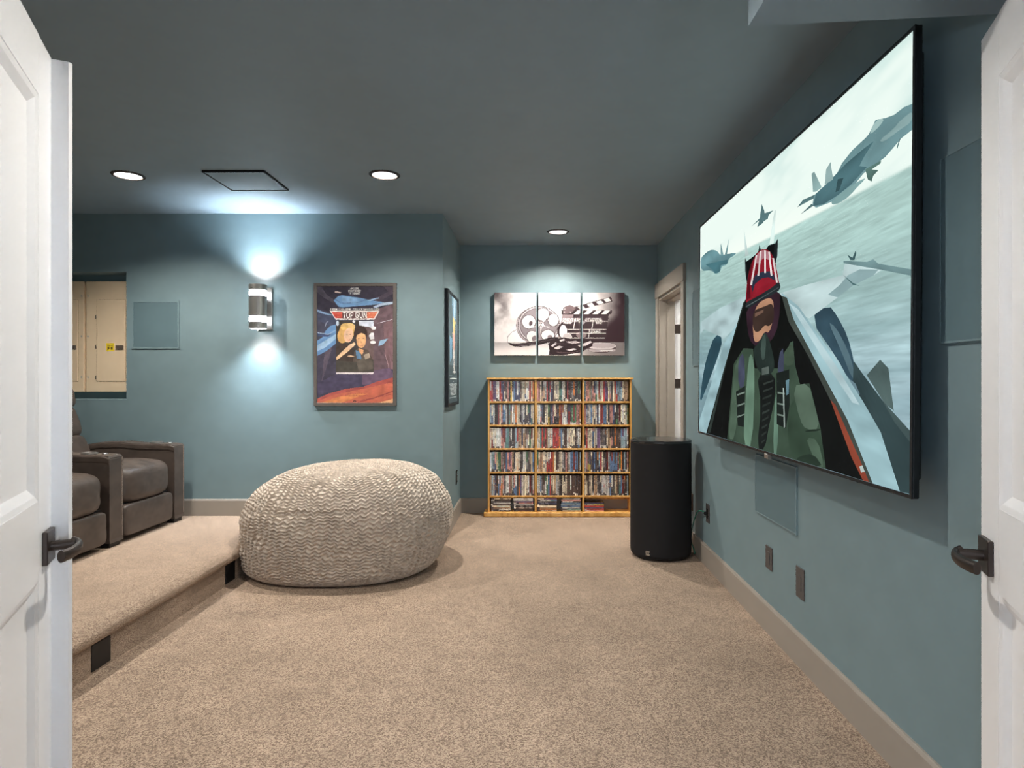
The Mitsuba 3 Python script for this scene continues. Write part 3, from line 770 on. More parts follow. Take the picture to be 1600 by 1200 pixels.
L += [(ell(600, 372, 68, 22), (96, 80, 85)), (ell(600, 362, 68, 16), (222, 214, 216)), (ell(602, 360, 60, 11), (196, 184, 188)), (poly((534, 378), (668, 376), (660, 388), (560, 390)), (190, 178, 182)), (poly((590, 382), (655, 380), (648, 386), (596, 388)), wh)]
heap = poly((350, 352), (372, 332), (420, 322), (470, 330), (520, 324), (562, 338), (556, 362), (530, 376), (505, 392), (420, 404), (352, 404), (356, 380))
L += [(heap, (46, 30, 35))]
for pts in ([(376, 372), (400, 360), (420, 366), (395, 378)], [(432, 380), (470, 372), (486, 378), (450, 386)], [(430, 342), (480, 338), (505, 346), (460, 352)], [(515, 350), (548, 338), (556, 344), (525, 362)], [(362, 360), (385, 345), (392, 350), (370, 366)], [(486, 358), (520, 352), (530, 358), (500, 368)], [(402, 334), (424, 328), (430, 334), (408, 342)]):
    L += [(poly(*pts), (226, 216, 218))]
L += [(line([(380, 350), (430, 352), (500, 340)], 2), md), (line([(390, 390), (470, 392), (540, 372)], 1.6), (120, 98, 102))]
LW = [(crop(g), tuple(0.84 * np.array(c))) for g, c in L]


def on_canvas(m, X, Y, slant=0.12):
    v = np.asarray(m.vertices)
    s = KY / 3015
    return trimesh.Trimesh(np.c_[to_x(X) + v[:, 0] + slant * v[:, 1], KY - 0.0006 - v[:, 2], to_z(Y) + v[:, 1]], m.faces, process=False)


WORDS = [('UNIVERSAL  STUDIOS.', 416, 243, 0.0245, 0.0245), ('SCENE', 420, 258, 0.018, 0.0), ('TAKE', 490, 258, 0.018, 0.0), ('ROLL', 572, 258, 0.018, 0.0), ('SOUND', 549, 299, 0.019, 0.0), ('DATE', 470, 299, 0.015, 0.0)]
words = []
for t, X, Y, h, wd in WORDS[:5]:
    m = meshkit.text_mesh(t, h, 0.0004, bold=True)
    if wd:
        m.vertices[:, 0] *= 186 * KY / 3015 / np.ptp(m.vertices[:, 0])
    words.append(on_canvas(m, X, Y))
plain('m_canvas_letter', (244, 240, 240), 0.7)


def clip_x(m, x0, x1):
    for n, o in (((1, 0, 0), (x0, 0, 0)), ((-1, 0, 0), (x1, 0, 0))):
        m = trimesh.intersections.slice_mesh_plane(m, n, o)
    return m


for X0, X1, lab in ((97, 293, 'canvas print with left part of a film reel and smoke, leftmost of three'), (303, 500, 'middle canvas print with film reel and half a clapperboard'), (512, 707, 'canvas print with right half of a clapperboard and film can, rightmost of three')):
    k = thing('canvas_print', lab, 'picture', None)
    x0, x1, z0, z1 = to_x(X0), to_x(X1), to_z(406), to_z(111)
    part(k, 'stretcher', bx(x0, x1, KY + 0.0006, YA, z0, z1, 0.002), 'm_canvas_edge')
    part(k, 'print', (np.array([[x0, KY + 0.0004, z0], [x1, KY + 0.0004, z0], [x1, KY + 0.0004, z1], [x0, KY + 0.0004, z1]]), np.array([[0, 1, 2], [0, 2, 3]])), 'm_canvas')
    place_art(LW, lambda v: np.c_[v[:, 0], np.full(len(v), KY), v[:, 1]], 'm_print', k, 'drawing', sbox(x0 + 0.0005, z0 + 0.0005, x1 - 0.0005, z1 - 0.0005))
    ws = [clip_x(m, x0 + 0.001, x1 - 0.001) for m in words]
    ws = [m for m in ws if len(m.faces)]
    if ws:
        part(k, 'lettering', cat(ws), 'm_canvas_letter', label='white lettering on the clapperboard')

# framed poster on the back wall; its own grid, 5.456 units to about 5 mm
PY = YB - 0.022
px_ = lambda X: ((480 + X / 5.456) - 835) * PY / 1005
pz_ = lambda Y: CAM_Z + (596 - (430 + Y / 5.456)) * PY / 1005
U = PY / 1005 / 5.456
PC = lambda g: affinity.affine_transform(g, [U, 0, 0, -U, px_(0), pz_(0)])
k = thing('framed_poster', 'glazed film poster in a dark frame on the back wall beside the wall lamp', 'poster')
fr = frame(px_(56), px_(760), pz_(1116), pz_(66), 0.026, 0.028)
fr.apply_translation((0, YB, 0))
part(k, 'frame', fr, 'm_frame')
part(k, 'backing', bx(px_(66), px_(750), PY + 0.004, YB, pz_(1106), pz_(76)), 'm_black')
L = [(sbox(70, 80, 745, 1100), (60, 60, 76))]
L += [(poly((70, 80), (745, 80), (745, 330), (560, 300), (420, 330), (240, 330), (70, 280)), (48, 45, 56)), (poly((70, 80), (110, 85), (170, 170), (240, 215), (300, 250), (220, 235), (140, 190), (70, 130)), (74, 70, 80)), (poly((640, 80), (745, 90), (745, 150), (640, 210), (560, 240), (600, 190), (690, 140)), (66, 58, 68))]
L += [(poly((70, 300), (200, 330), (300, 350), (250, 440), (160, 420), (70, 370)), (64, 70, 92)), (poly((70, 285), (130, 310), (210, 335), (205, 345), (120, 325), (70, 305)), (130, 160, 196))]
L += [(poly((70, 640), (250, 560), (250, 900), (70, 1040)), (62, 58, 74)), (poly((565, 300), (745, 240), (745, 900), (640, 880), (565, 900)), (98, 78, 84)), (poly((650, 420), (745, 360), (745, 860), (700, 850), (660, 640)), (116, 88, 92)), (poly((690, 460), (745, 430), (745, 820), (715, 800), (694, 660)), (130, 98, 104)), (line([(660, 660), (690, 760), (700, 850), (722, 960)], 5), (168, 138, 146)), (line([(602, 410), (728, 376)], 4), (196, 190, 200))]
L += [(poly((140, 720), (170, 560), (200, 545), (205, 640), (160, 800), (120, 925), (135, 800)), (88, 78, 92)), (poly((380, 800), (440, 560), (470, 700), (415, 950), (378, 930)), (104, 92, 98))]
L += [(poly((250, 840), (745, 800), (745, 900), (500, 960), (250, 980), (70, 1030), (70, 930)), (70, 64, 88)), (poly((470, 830), (700, 790), (745, 850), (745, 890), (560, 930), (470, 935)), (104, 84, 108))]
L += [(poly((70, 1060), (180, 1010), (330, 968), (480, 950), (600, 905), (745, 868), (745, 1100), (70, 1100)), (178, 84, 76)), (poly((70, 1085), (220, 1020), (400, 985), (560, 950), (745, 910), (745, 1100), (70, 1100)), (206, 106, 82)), (poly((110, 1090), (260, 1040), (420, 1005), (520, 1010), (400, 1050), (260, 1100), (110, 1100)), (226, 138, 86)), (line([(430, 1085), (560, 1050), (745, 985)], 7), (150, 64, 66)), (line([(300, 1098), (500, 1058), (745, 1010)], 4), (170, 80, 74)), (poly((560, 1100), (745, 1050), (745, 1100)), (236, 176, 128)), (line([(320, 1022), (520, 1030)], 3), (160, 70, 70)), (line([(340, 1010), (500, 1012)], 3), (160, 76, 66))]
L += [(poly((225, 215), (265, 178), (300, 170), (420, 188), (560, 215), (655, 232), (590, 250), (500, 258), (300, 275), (265, 268)), (104, 146, 190)), (poly((300, 178), (420, 194), (440, 240), (330, 240), (290, 225)), (126, 166, 206)), (line([(240, 205), (290, 240), (440, 232), (510, 205)], 4), (64, 88, 130)), (poly((560, 268), (640, 236), (728, 224), (728, 246), (640, 260), (580, 280)), (176, 194, 216)), (poly((510, 212), (606, 190), (612, 198), (530, 222)), (150, 184, 214)), (poly((228, 140), (250, 136), (292, 145), (286, 154), (245, 150)), (226, 206, 200))]
L += [(poly((80, 690), (80, 560), (130, 530), (150, 480), (200, 430), (245, 420), (248, 580), (160, 650)), (98, 140, 188)), (poly((80, 600), (150, 560), (245, 500), (245, 540), (150, 620), (80, 650)), (150, 184, 214)), (poly((80, 484), (200, 505), (180, 525), (90, 520)), (62, 76, 112)), (line([(82, 488), (180, 505), (240, 470)], 5), (176, 196, 218)), (line([(150, 440), (165, 400), (180, 395)], 4), (180, 190, 208)), (poly((605, 605), (620, 555), (690, 540), (650, 590)), (150, 186, 216))]
L += [(poly((246, 388), (566, 388), (566, 840), (246, 840)), (56, 52, 50)), (poly((440, 388), (566, 388), (566, 470), (520, 450), (445, 432)), (214, 222, 236)), (ell(258, 410, 12, 22), (190, 208, 226)), (poly((460, 430), (566, 450), (566, 840), (480, 840)), (104, 84, 82)), (ell(566, 450, 20, 15), (250, 250, 252)), (poly((545, 490), (566, 488), (572, 545), (540, 550), (525, 515)), (236, 236, 240)), (ell(560, 572, 24, 14), (250, 250, 252))]  # white ovals and pale patch between: reflected lamps painted into the print
# two plain figures standing side by side
L += [(poly((246, 620), (300, 560), (390, 640), (400, 840), (246, 840)), (58, 46, 40)), (ell(340, 480, 68, 72), (196, 150, 84)), (ell(300, 520, 44, 60), (206, 160, 92)), (ell(365, 440, 44, 32), (232, 196, 130)), (ell(318, 440, 34, 30), (224, 184, 112)), (ell(352, 512, 40, 62, 8), (232, 188, 154)), (ell(338, 506, 6, 3), (110, 80, 70)), (ell(368, 504, 6, 3), (110, 80, 70)), (ell(358, 552, 12, 4), (196, 110, 100))]
L += [(poly((400, 650), (440, 620), (520, 640), (560, 720), (560, 840), (380, 840)), (84, 72, 62)), (ell(455, 500, 58, 70), (56, 42, 38)), (ell(460, 548, 42, 74), (228, 174, 122)), (ell(440, 540, 8, 3), (84, 60, 50)), (ell(478, 538, 8, 3), (84, 60, 50)), (poly((456, 560), (464, 560), (468, 580), (454, 580)), (206, 150, 104)), (ell(462, 600, 13, 3.5), (180, 104, 88)), (poly((414, 470), (506, 470), (500, 510), (462, 492), (420, 512)), (56, 42, 38)), (poly((412, 640), (450, 650), (466, 720), (420, 710)), (92, 130, 164)), (poly((436, 620), (482, 640), (470, 680), (446, 660)), (214, 158, 112))]
L += [(poly((246, 700), (330, 620), (400, 570), (414, 585), (350, 650), (250, 726)), (234, 192, 150)), (ell(376, 602, 36, 16, -28), (240, 202, 166)), (poly((336, 688), (370, 682), (404, 690), (370, 698)), (232, 196, 160)), (poly((246, 728), (420, 740), (566, 720), (566, 840), (246, 840)), (70, 66, 58)), (poly((420, 740), (480, 700), (560, 730), (560, 800), (440, 820)), (96, 88, 78)), (poly((480, 680), (530, 660), (536, 700), (496, 720)), (176, 158, 140))]
L += [(sbox(246, 828, 566, 842), (238, 228, 232))]
# title banner
wing = poly((190, 302), (618, 302), (572, 380), (244, 380))
L += [(wing, (244, 236, 232)), (poly((208, 314), (300, 314), (300, 366), (240, 366)), (206, 66, 54)), (poly((510, 314), (600, 314), (570, 366), (510, 366)), (214, 104, 72)), (sbox(300, 312, 510, 368), (92, 66, 66))]
for y in (327, 339, 351):
    L += [(sbox(222 + (y - 320) * 0.5, y, 300, y + 2), (226, 140, 120)), (sbox(510, y, 590 - (y - 320) * 0.5, y + 2), (240, 180, 150))]
star = Polygon([(397 + (20 if i % 2 == 0 else 8.5) * math.sin(i * math.pi / 5), 396 - (20 if i % 2 == 0 else 8.5) * math.cos(i * math.pi / 5)) for i in range(10)])
L += [(star, (232, 236, 244)), (ell(405, 1078, 12, 12).difference(sbox(380, 1080, 430, 1100)).difference(ell(405, 1080, 7, 7)), (60, 36, 40))]
inner = sbox(px_(79), pz_(1090), px_(731), pz_(94))
hazed = lambda c: tuple(0.84 * np.array(c) + 0.16 * np.array([112, 106, 116]))  # greyish haze of the glass, mixed into the print colours
place_art([(PC(g), hazed(c)) for g, c in L], lambda v: np.c_[v[:, 0], np.full(len(v), PY), v[:, 1]], 'm_glazed', k, 'glazed_print', inner, tex=0.4)


def poster_text(t, X0, X1, Y, h, slim=True):
    m = meshkit.text_mesh(t, h * U, 0.0003, bold=True)
    v = m.vertices
    v[:, 0] -= v[:, 0].min()
    v[:, 0] *= (X1 - X0) * U / v[:, 0].max()
    return trimesh.Trimesh(np.c_[px_(X0) + v[:, 0], PY - 0.0003 - v[:, 2], pz_(Y) + v[:, 1]], m.faces, process=False)


tx = [poster_text('UP THERE', 368, 440, 122, 19), poster_text('WITH THE BEST', 349, 459, 143, 17), poster_text('OF THE BEST.', 358, 453, 164, 17), poster_text('TOM CRUISE', 192, 374, 296, 13), poster_text('KELLY McGILLIS', 390, 614, 296, 13)]
part(k, 'lettering', cat(tx), 'm_lettering', label='white lettering of tagline and names')
part(k, 'title', poster_text('TOP GUN', 303, 508, 364, 52), 'm_lettering', label='large white title lettering')

# framed poster on the return wall (faces the television)
PX = XA + 0.024
k = thing('framed_poster', 'dark film poster in a black frame on the alcove return wall, seen edge on', 'poster')
fr = frame(5.20, 5.93, 1.072, 2.035, 0.028, 0.030)
v = np.asarray(fr.vertices)
fr = trimesh.Trimesh(np.c_[XA - v[:, 1], v[:, 0], v[:, 2]], fr.faces, process=False)
part(k, 'frame', fr, 'm_tvframe')
part(k, 'backing', bx(XA, PX - 0.004, 5.21, 5.92, 1.082, 2.025), 'm_black')
G = lambda *p: Polygon([(5.226 + 0.678 * a, 1.098 + 0.911 * b) for a, b in p]).buffer(0)
L = [(G((0, 0), (1, 0), (1, 1), (0, 1)), (58, 64, 68)), (G((0.1, 0.35), (0.9, 0.35), (1, 0.75), (0.9, 1), (0.15, 1), (0.05, 0.7)), (84, 98, 106)), (G((0.35, 1), (0.85, 1), (0.7, 0.78), (0.6, 0.62), (0.5, 0.75)), (132, 170, 200)), (G((0.5, 1), (0.7, 1), (0.62, 0.74)), (190, 212, 226)),
     (G((0.45, 0.82), (0.72, 0.78), (0.66, 0.62), (0.6, 0.52), (0.5, 0.64)), (216, 190, 128)), (G((0.4, 0.66), (0.66, 0.66), (0.7, 0.56), (0.58, 0.45), (0.46, 0.52)), (206, 164, 150)), (G((0.15, 0.62), (0.4, 0.6), (0.36, 0.42), (0.2, 0.38)), (110, 150, 184)), (G((0.48, 0.5), (0.64, 0.5), (0.66, 0.30), (0.60, 0.26), (0.5, 0.34)), (214, 206, 202)), (G((0.5, 0.40), (0.58, 0.42), (0.56, 0.34)), (84, 90, 110)),
     (G((0, 0.27), (1, 0.27), (1, 0), (0, 0)), (54, 60, 64)), (G((0.45, 0.285), (0.75, 0.285), (0.75, 0.297), (0.45, 0.297)), (236, 236, 236)), (G((0.1, 0.252), (0.9, 0.252), (0.9, 0.255), (0.1, 0.255)), (140, 146, 150)), (G((0.18, 0.222), (0.86, 0.222), (0.86, 0.232), (0.18, 0.232)), (226, 226, 226)), (G((0.48, 0.198), (0.58, 0.198), (0.58, 0.206), (0.48, 0.206)), (210, 210, 210))]
for i in range(9):
    a = 0.02 * (i % 3) + 0.01 * i
    b = 0.172 - i * 0.0125
    L += [(G((0.14 + a, b), (0.88 - a, b), (0.88 - a, b + 0.0065), (0.14 + a, b + 0.0065)), (200, 204, 206))]
L += [(G((0.15, 0.045), (0.85, 0.045), (0.85, 0.055), (0.15, 0.055)), (150, 156, 160))]
place_art(L, lambda v: np.c_[np.full(len(v), PX), v[:, 0], v[:, 1]], 'm_glazed', k, 'glazed_print', tex=0.4)

# ------------------------------------------------------------ television
TF, TN, TB, TT = 4.281, 1.873, 0.950, 2.303     # far and near edge (y), bottom and top (z) of the picture


def tvx(z, off=0.0):                            # the set leans back a little at its top
    return 1.100 + (np.asarray(z) - (TB + TT) / 2) * 0.0076 + off


def lean(m):
    v = np.asarray(m.vertices).copy()
    v[:, 0] += (v[:, 2] - (TB + TT) / 2) * 0.0076
    return trimesh.Trimesh(v, m.faces, process=False)


k = thing('television', 'huge wall mounted television showing a pilot in a jet cockpit above the sea', 'television')
bz = 0.011
ring = sbox(TN - bz, TB - bz, TF + 0.006, TT + bz).difference(sbox(TN, TB, TF, TT))
part(k, 'bezel', lean(prism(ring, 1.097, 1.101, 'yzx')), 'm_tvframe', label='thin dark bezel')
part(k, 'casing', lean(cat([bx(1.1012, 1.120, TN - bz, TF + 0.006, TB - bz, TT + bz, 0.002), bx(1.1201, 1.165, TN + 0.05, TF - 0.05, TB + 0.03, TT - 0.03, 0.008)])), 'm_tvframe')
part(k, 'wall_mount', bx(1.16, XR, 2.75, 3.40, 1.45, 1.85), 'm_black')
part(k, 'badge', lean(bx(1.094, 1.112, 3.0, 3.05, TB - bz - 0.022, TB - bz + 0.001, 0.002)), 'm_nickel', label='small metal badge under the bezel')


def sea_and_sky(p, n, uv):
    u, v = (TF - p.y) / (TF - TN), (p.z - TB) / (TT - TB)
    hz = 0.792 - 0.108 * u + 0.026 * u * u
    soft = F(u * 3.0 + v * 2.0, v * 9.0 - u * 2.5, 4.0, 4)
    sky = MIX(lin((206, 232, 226)), lin((238, 252, 244)), S(0.30, 0.62, soft))
    sky = MIX(sky, lin((246, 255, 246)), S(0.10, 0.0, v - hz) * S(0.5, 0.1, dr.abs(u - 0.45)))
    a, b = u * 0.985 + v * 0.17, v * 0.985 - u * 0.02 + 0.10 * (1 - u) * u
    d = dr.clip((hz - v) / 0.8, 0, 1)
    waves = F(a * (20 - 11 * d), b * (110 - 75 * d), 1.7, 4)
    broad = F(a * 3.0, b * 14, 8.1, 3)
    sea = MIX(lin((176, 208, 201)), lin((122, 152, 160)), S(0.0, 0.7, d))
    sea = sea * (0.66 + 0.66 * waves) * (0.84 + 0.30 * broad)
    sea = sea + mi.Color3f(0.16, 0.19, 0.20) * S(0.48, 0.74, broad) * S(0.15, 0.6, d) * (0.4 + 1.2 * waves)
    return TV_GAIN * MIX(sea, sky, S(-0.006, 0.006, v - hz))


zs = np.array([TB, TB, TT, TT])
v = np.c_[tvx(zs, -0.0001), [TF, TN, TN, TF], zs]
sc = k + '__screen'
scene[sc] = mikit.ply((v, np.array([[0, 1, 2], [0, 2, 3]])), 'm_screen', uv=np.array([[0, 0], [1, 0], [1, 1], [0, 1.0]]), emitter={'type': 'area', 'radiance': mikit.proc(sea_and_sky), 'sampling_weight': 0.0})
labels[sc] = {'label': 'lit screen with sea and pale sky'}
SHAPES = [((112,148,152),'1000,842 981,849 959,848 938,856 914,869 897,847 887,843 851,837 820,822 800,799 753,792 724,786 719,760 733,746 788,736 847,739 884,759 939,765 976,784 1000,787'),
((165,195,192),'931,860 920,865 910,863 902,852 900,846 904,844 911,844 920,846 928,849 934,854'),
((72,106,112),'910,821 883,820 834,814 778,797 732,787 722,756 761,743 807,744 847,750 892,769 872,784 883,798'),
((150,182,182),'994,827 982,826 970,824 961,819 948,816 933,815 926,811 930,806 941,803 960,804 977,805 992,805 1000,811 1000,822'),
((128,163,162),'788,732 787,734 789,736 794,738 801,741 811,743 821,745 832,746 843,747 855,747 865,747 873,747 879,746 884,745 887,744 887,743 884,741 880,739 874,737 867,734 860,731 852,727 843,724 835,722 827,721 819,721 812,721 806,722 800,724 796,725 792,727 789,729'),
((148,180,178),'721,798 715,855 725,855 753,794 732,793'),
((160,190,188),'763,796 768,837 783,848 792,795'),
((88,120,122),'658,784 682,795 727,787 723,778'),
((88,120,122),'671,755 716,766 723,757'),
((84,115,108),'888,766 929,763 927,757 905,756 922,744 909,738 905,727 895,737'),
((60,90,95),'800,756 807,787 825,781 812,754'),
((90,120,120),'971,786 973,783 967,767 965,769'),
((88,120,122),'481,880 496,851 502,823 489,809 456,808 470,832'),
((88,120,122),'420,826 468,834 488,842 546,827 520,823 516,812 489,813 480,828'),
((104,144,150),'18,850 48,854 77,855 104,852 130,844 156,831 175,817 188,803 228,788 293,771 320,762 313,760 298,758 275,759 261,754 257,743 242,739 218,743 202,740 197,729 185,724 163,725 144,732 127,747 93,762 38,776 8,799 5,832'),
((70,112,120),'59,800 194,772 254,758 251,741 199,752 191,727 152,729 125,755'),
((120,155,158),'196,795 197,850 220,789'),
((120,155,158),'232,787 263,842 250,779'),
((172,196,198),'8,533 197,566 393,573 410,497 224,424 152,457 44,494 9,475'),
((186,208,208),'578,536 695,533 825,524 831,552 882,536 933,505 912,498 855,488 810,469 711,430 666,450'),
((138,166,168),'810,469 855,488 912,498 924,508 875,524 840,519 817,501 777,484'),
((118,150,152),'827,561 895,536 911,537 924,522 998,486 998,472 930,506 827,555'),
((60,88,90),'848,556 839,573 854,560 862,574 865,569 860,552'),
((70,100,102),'825,526 855,496 874,483 855,491'),
((48,72,84),'729,437 763,450 787,447 803,427 818,403 834,375 847,343 857,307 863,277 865,252 860,243 848,249 835,265 819,291 788,333 738,396'),
((90,118,128),'784,405 797,396 813,376 832,344 847,314 857,285 861,265 858,252 848,267 829,309 809,350 789,389'),
((46,76,88),'171,450 206,437 212,410 188,367 151,314 100,247 57,191 23,150 11,159 25,219 41,275 61,327 92,379 133,432'),
((48,66,68),'860,296 884,264 936,200 999,137 1000,2 977,0 885,149 859,196 857,227'),
((82,102,100),'896,259 930,295 950,274 963,178 942,192'),
((66,84,84),'936,200 999,137 999,113 965,152'),
((112,140,150),'810,274 865,239 878,212 843,194'),
((152,184,190),'394,524 230,405 93,191 0,44 0,0 87,1 203,195 357,430'),
((152,186,192),'588,537 666,475 812,295 885,197 933,125 978,0 913,0 843,138 726,311 623,450'),
((182,208,212),'623,496 666,465 812,279 878,185 857,190 762,308'),
((12,15,13),'384,559 485,589 586,530 677,374 780,212 913,0 814,1 628,1 77,1 222,279'),
((62,70,64),'590,525 614,514 645,439 745,289 843,144 914,0 901,0 813,154 707,319 623,435'),
((44,54,50),'372,552 384,554 260,340 115,7 87,3 222,279'),
((150,72,52),'788,194 805,181 879,50 905,0 888,0 855,51'),
((190,205,200),'878,32 886,37 893,23 883,18'),
((30,36,38),'380,724 388,704 443,710 464,717 470,738 479,715 504,706 521,717 556,711 569,722 567,665 557,640 557,570 396,612 382,672'),
((12,15,16),'504,704 521,715 552,709 550,680 531,669'),
((12,15,16),'388,703 437,708 426,682 399,630'),
((196,216,212),'372,835 397,743 407,722 381,727'),
((206,224,218),'526,718 541,792 552,824 558,822 549,715'),
((58,76,62),'261,0 282,137 307,315 375,373 437,365 446,292 593,287 630,367 644,371 653,296 675,235 713,238 755,111 775,0 628,0'),
((74,94,78),'320,309 340,333 349,303 347,221 339,138 327,54 308,9 282,5 275,39 286,112 296,185 305,260'),
((70,88,72),'605,339 630,361 645,353 650,317 642,297 620,294 604,301 597,319'),
((104,134,114),'381,36 386,121 394,205 403,289 413,336 424,347 435,333 444,294 446,207 440,71 423,0 393,0'),
((98,128,110),'554,42 557,135 563,189 570,206 576,212 580,208 580,154 577,47 569,0 557,0'),
((22,27,25),'487,277 537,273 561,251 562,210 555,168 541,125 528,79 515,28 498,2 475,2 470,40 482,114 481,182 467,246'),
((44,52,48),'498,238 552,250 551,244 498,231'),
((44,52,48),'496,212 548,225 546,219 497,205'),
((44,52,48),'495,186 543,200 542,193 496,179'),
((44,52,48),'494,160 538,175 537,168 494,152'),
((44,52,48),'493,134 533,149 532,142 493,126'),
((44,52,48),'492,108 528,123 527,117 492,100'),
((44,52,48),'491,82 523,97 522,91 491,74'),
((44,52,48),'490,55 518,71 517,64 490,47'),
((44,52,48),'489,29 513,45 512,38 489,21'),
((72,78,98),'349,340 370,354 382,327 386,258 377,222 354,218 341,246 339,304'),
((66,72,92),'583,339 597,352 603,325 602,260 594,225 580,222 573,249 575,305'),
((26,34,30),'325,203 388,227 380,68 340,68'),
((26,34,30),'567,272 627,282 631,169 614,93 571,101'),
((112,128,118),'335,194 385,205 385,199 335,187'),
((112,128,118),'573,210 608,206 608,201 573,204'),
((112,128,118),'336,150 386,163 386,157 336,143'),
((112,128,118),'573,173 608,171 608,165 573,168'),
((112,128,118),'336,106 386,120 386,115 336,99'),
((112,128,118),'573,137 609,135 609,129 573,131'),
((150,165,158),'598,223 604,223 611,97 605,92'),
((96,130,140),'612,247 628,251 626,204 615,199'),
((50,68,54),'634,169 649,185 667,171 689,128 714,108 742,109 760,81 770,25 749,0 692,0 651,9 632,31 623,73 625,131'),
((86,106,90),'659,232 694,237 716,223 727,191 738,159 749,126 741,107 714,102 694,106 681,120 666,152 650,203'),
((34,48,38),'714,102 741,107 754,109 753,106 739,101 712,95 698,93 699,97'),
((74,94,78),'712,78 735,78 752,59 764,22 764,3 753,2 741,10 727,29 715,48 705,68'),
((36,50,40),'686,20 715,31 739,27 759,9 744,0 690,0 663,2 668,10'),
((50,32,42),'419,534 474,542 520,547 560,550 581,534 583,499 579,461 568,420 548,391 517,373 484,368 446,376 420,396 405,427 396,465 392,508'),
((176,132,104),'477,530 505,534 525,533 539,527 548,515 550,497 550,480 549,464 545,448 539,433 533,422 527,416 520,414 514,417 507,418 500,415 493,410 487,401 479,395 471,390 461,388 451,388 443,396 438,413 435,438 434,472 442,498 456,518'),
((58,44,38),'458,508 475,508 491,509 505,509 519,510 531,511 541,508 547,501 551,490 553,476 552,464 550,454 546,446 539,441 533,438 526,436 519,437 512,440 505,441 498,439 491,436 485,430 478,427 470,425 461,424 451,426 443,433 437,443 434,458 433,478 436,493 445,503'),
((120,92,78),'446,495 497,499 494,489 446,480'),
((38,50,46),'448,373 459,377 468,383 476,390 484,399 491,408 497,414 504,415 510,412 516,406 522,397 528,388 533,377 538,365 543,352 548,339 552,325 555,310 556,298 554,288 550,280 543,274 536,270 528,267 521,265 514,264 506,265 497,267 487,272 477,278 467,287 458,300 450,316 443,336 441,352 442,364'),
((62,78,72),'485,385 495,406 504,410 509,399 511,376 508,342 503,323 493,319 486,331 482,360'),
((92,104,98),'489,291 526,296 527,271 489,266'),
((138,28,42),'388,558 389,569 390,580 391,591 392,603 394,614 397,625 400,637 404,649 408,661 414,672 419,682 426,690 433,697 440,703 447,708 453,711 460,714 466,715 473,716 479,716 485,716 491,714 498,713 504,710 510,707 516,703 522,699 528,693 534,687 539,680 544,672 549,663 553,653 557,644 560,634 563,623 566,613 569,602 572,592 574,581 577,571 577,562 576,555 572,550 566,546 559,543 549,542 536,541 522,541 506,541 490,540 473,539 455,538 439,537 425,537 413,537 403,539 395,543 390,549'),
((96,18,30),'393,555 397,621 415,675 432,694 423,665 414,617 418,558'),
((100,20,34),'557,640 565,608 576,565 564,560 553,604'),
((176,120,128),'442,696 448,701 453,705 459,708 465,711 471,712 477,713 484,713 490,712 496,710 502,708 508,704 513,701 519,696 524,691 528,686 532,681 535,675 536,671 536,667 533,666 529,665 524,666 518,668 513,672 507,677 500,680 493,681 485,680 476,676 468,674 460,674 452,677 445,681 441,686 440,691'),
((40,46,62),'421,606 444,634 484,636 527,625 551,606 556,585 523,606 485,613 445,603 430,576'),
((226,216,214),'448,708 458,705 427,604 415,607'),
((226,216,214),'474,715 483,712 470,626 459,629'),
((226,216,214),'497,709 507,705 509,625 498,628'),
((226,216,214),'520,695 529,692 543,605 533,608'),
((226,216,214),'541,666 550,663 571,574 561,577'),
((34,41,44),'400,549 430,551 459,554 486,557 511,561 534,564 553,569 570,574 580,570 584,556 576,547 555,542 534,539 511,537 486,534 459,531 432,526 405,522 389,527 385,540'),
((86,96,98),'390,533 499,547 578,559 578,557 499,544 390,529')]
L = []
for c, s in SHAPES:
    q = np.array([[int(t) for t in w.split(',')] for w in s.split()], float) / 1000
    g = Polygon(q).buffer(0)
    if g.area > 1e-7:
        L.append((g, c))
v, f, c = art(L, sbox(0.0005, 0.0005, 0.9995, 0.9995), 0.55, 0.035, np.array([13.0, 22.0]))
z = TB + v[:, 1] * (TT - TB)
pk = sc + '__picture'
scene[pk] = mikit.ply((np.c_[tvx(z, -0.0005), TF - v[:, 0] * (TF - TN), z], f), 'm_screen', color=c * TV_GAIN, uv=v, emitter={'type': 'area', 'radiance': {'type': 'mesh_attribute', 'name': 'vertex_color'}, 'sampling_weight': 0.0})
labels[pk] = {'label': 'picture of jets and a helmeted pilot'}

# ------------------------------------------------------------ tall speaker
k = thing('subwoofer', 'tall black cylindrical speaker on the carpet by the far door', 'speaker')
CXY, R = (0.932, 4.745), 0.2215
part(k, 'body', lathe([(0, 0.022), (R - 0.012, 0.022), (R - 0.004, 0.03), (R, 0.045), (R, 0.828), (R - 0.003, 0.834), (0, 0.834)], 96, (*CXY, 0)), 'm_grille', smooth=35, label='black fabric covered body')
part(k, 'top_cap', lathe([(0, 0.834), (R - 0.002, 0.834), (R + 0.001, 0.838), (R + 0.001, 0.850), (R - 0.004, 0.856), (0, 0.857)], 96, (*CXY, 0)), 'm_gloss', smooth=35, label='glossy black top cap')
part(k, 'base', lathe([(0, 0.012), (R - 0.02, 0.012), (R - 0.012, 0.018), (R - 0.012, 0.0225), (0, 0.0225)], 64, (*CXY, 0)), 'm_black', smooth=35)
for a in (40, 130, 220, 310):
    x, y = CXY[0] + 0.17 * math.cos(math.radians(a)), CXY[1] + 0.17 * math.sin(math.radians(a))
    part(k, 'foot', lathe([(0, 0), (0.022, 0.0), (0.025, 0.004), (0.022, 0.0125), (0, 0.0125)], 16, (x, y, 0)), 'm_black', smooth=35)
an = math.atan2(-0.180, -0.127)
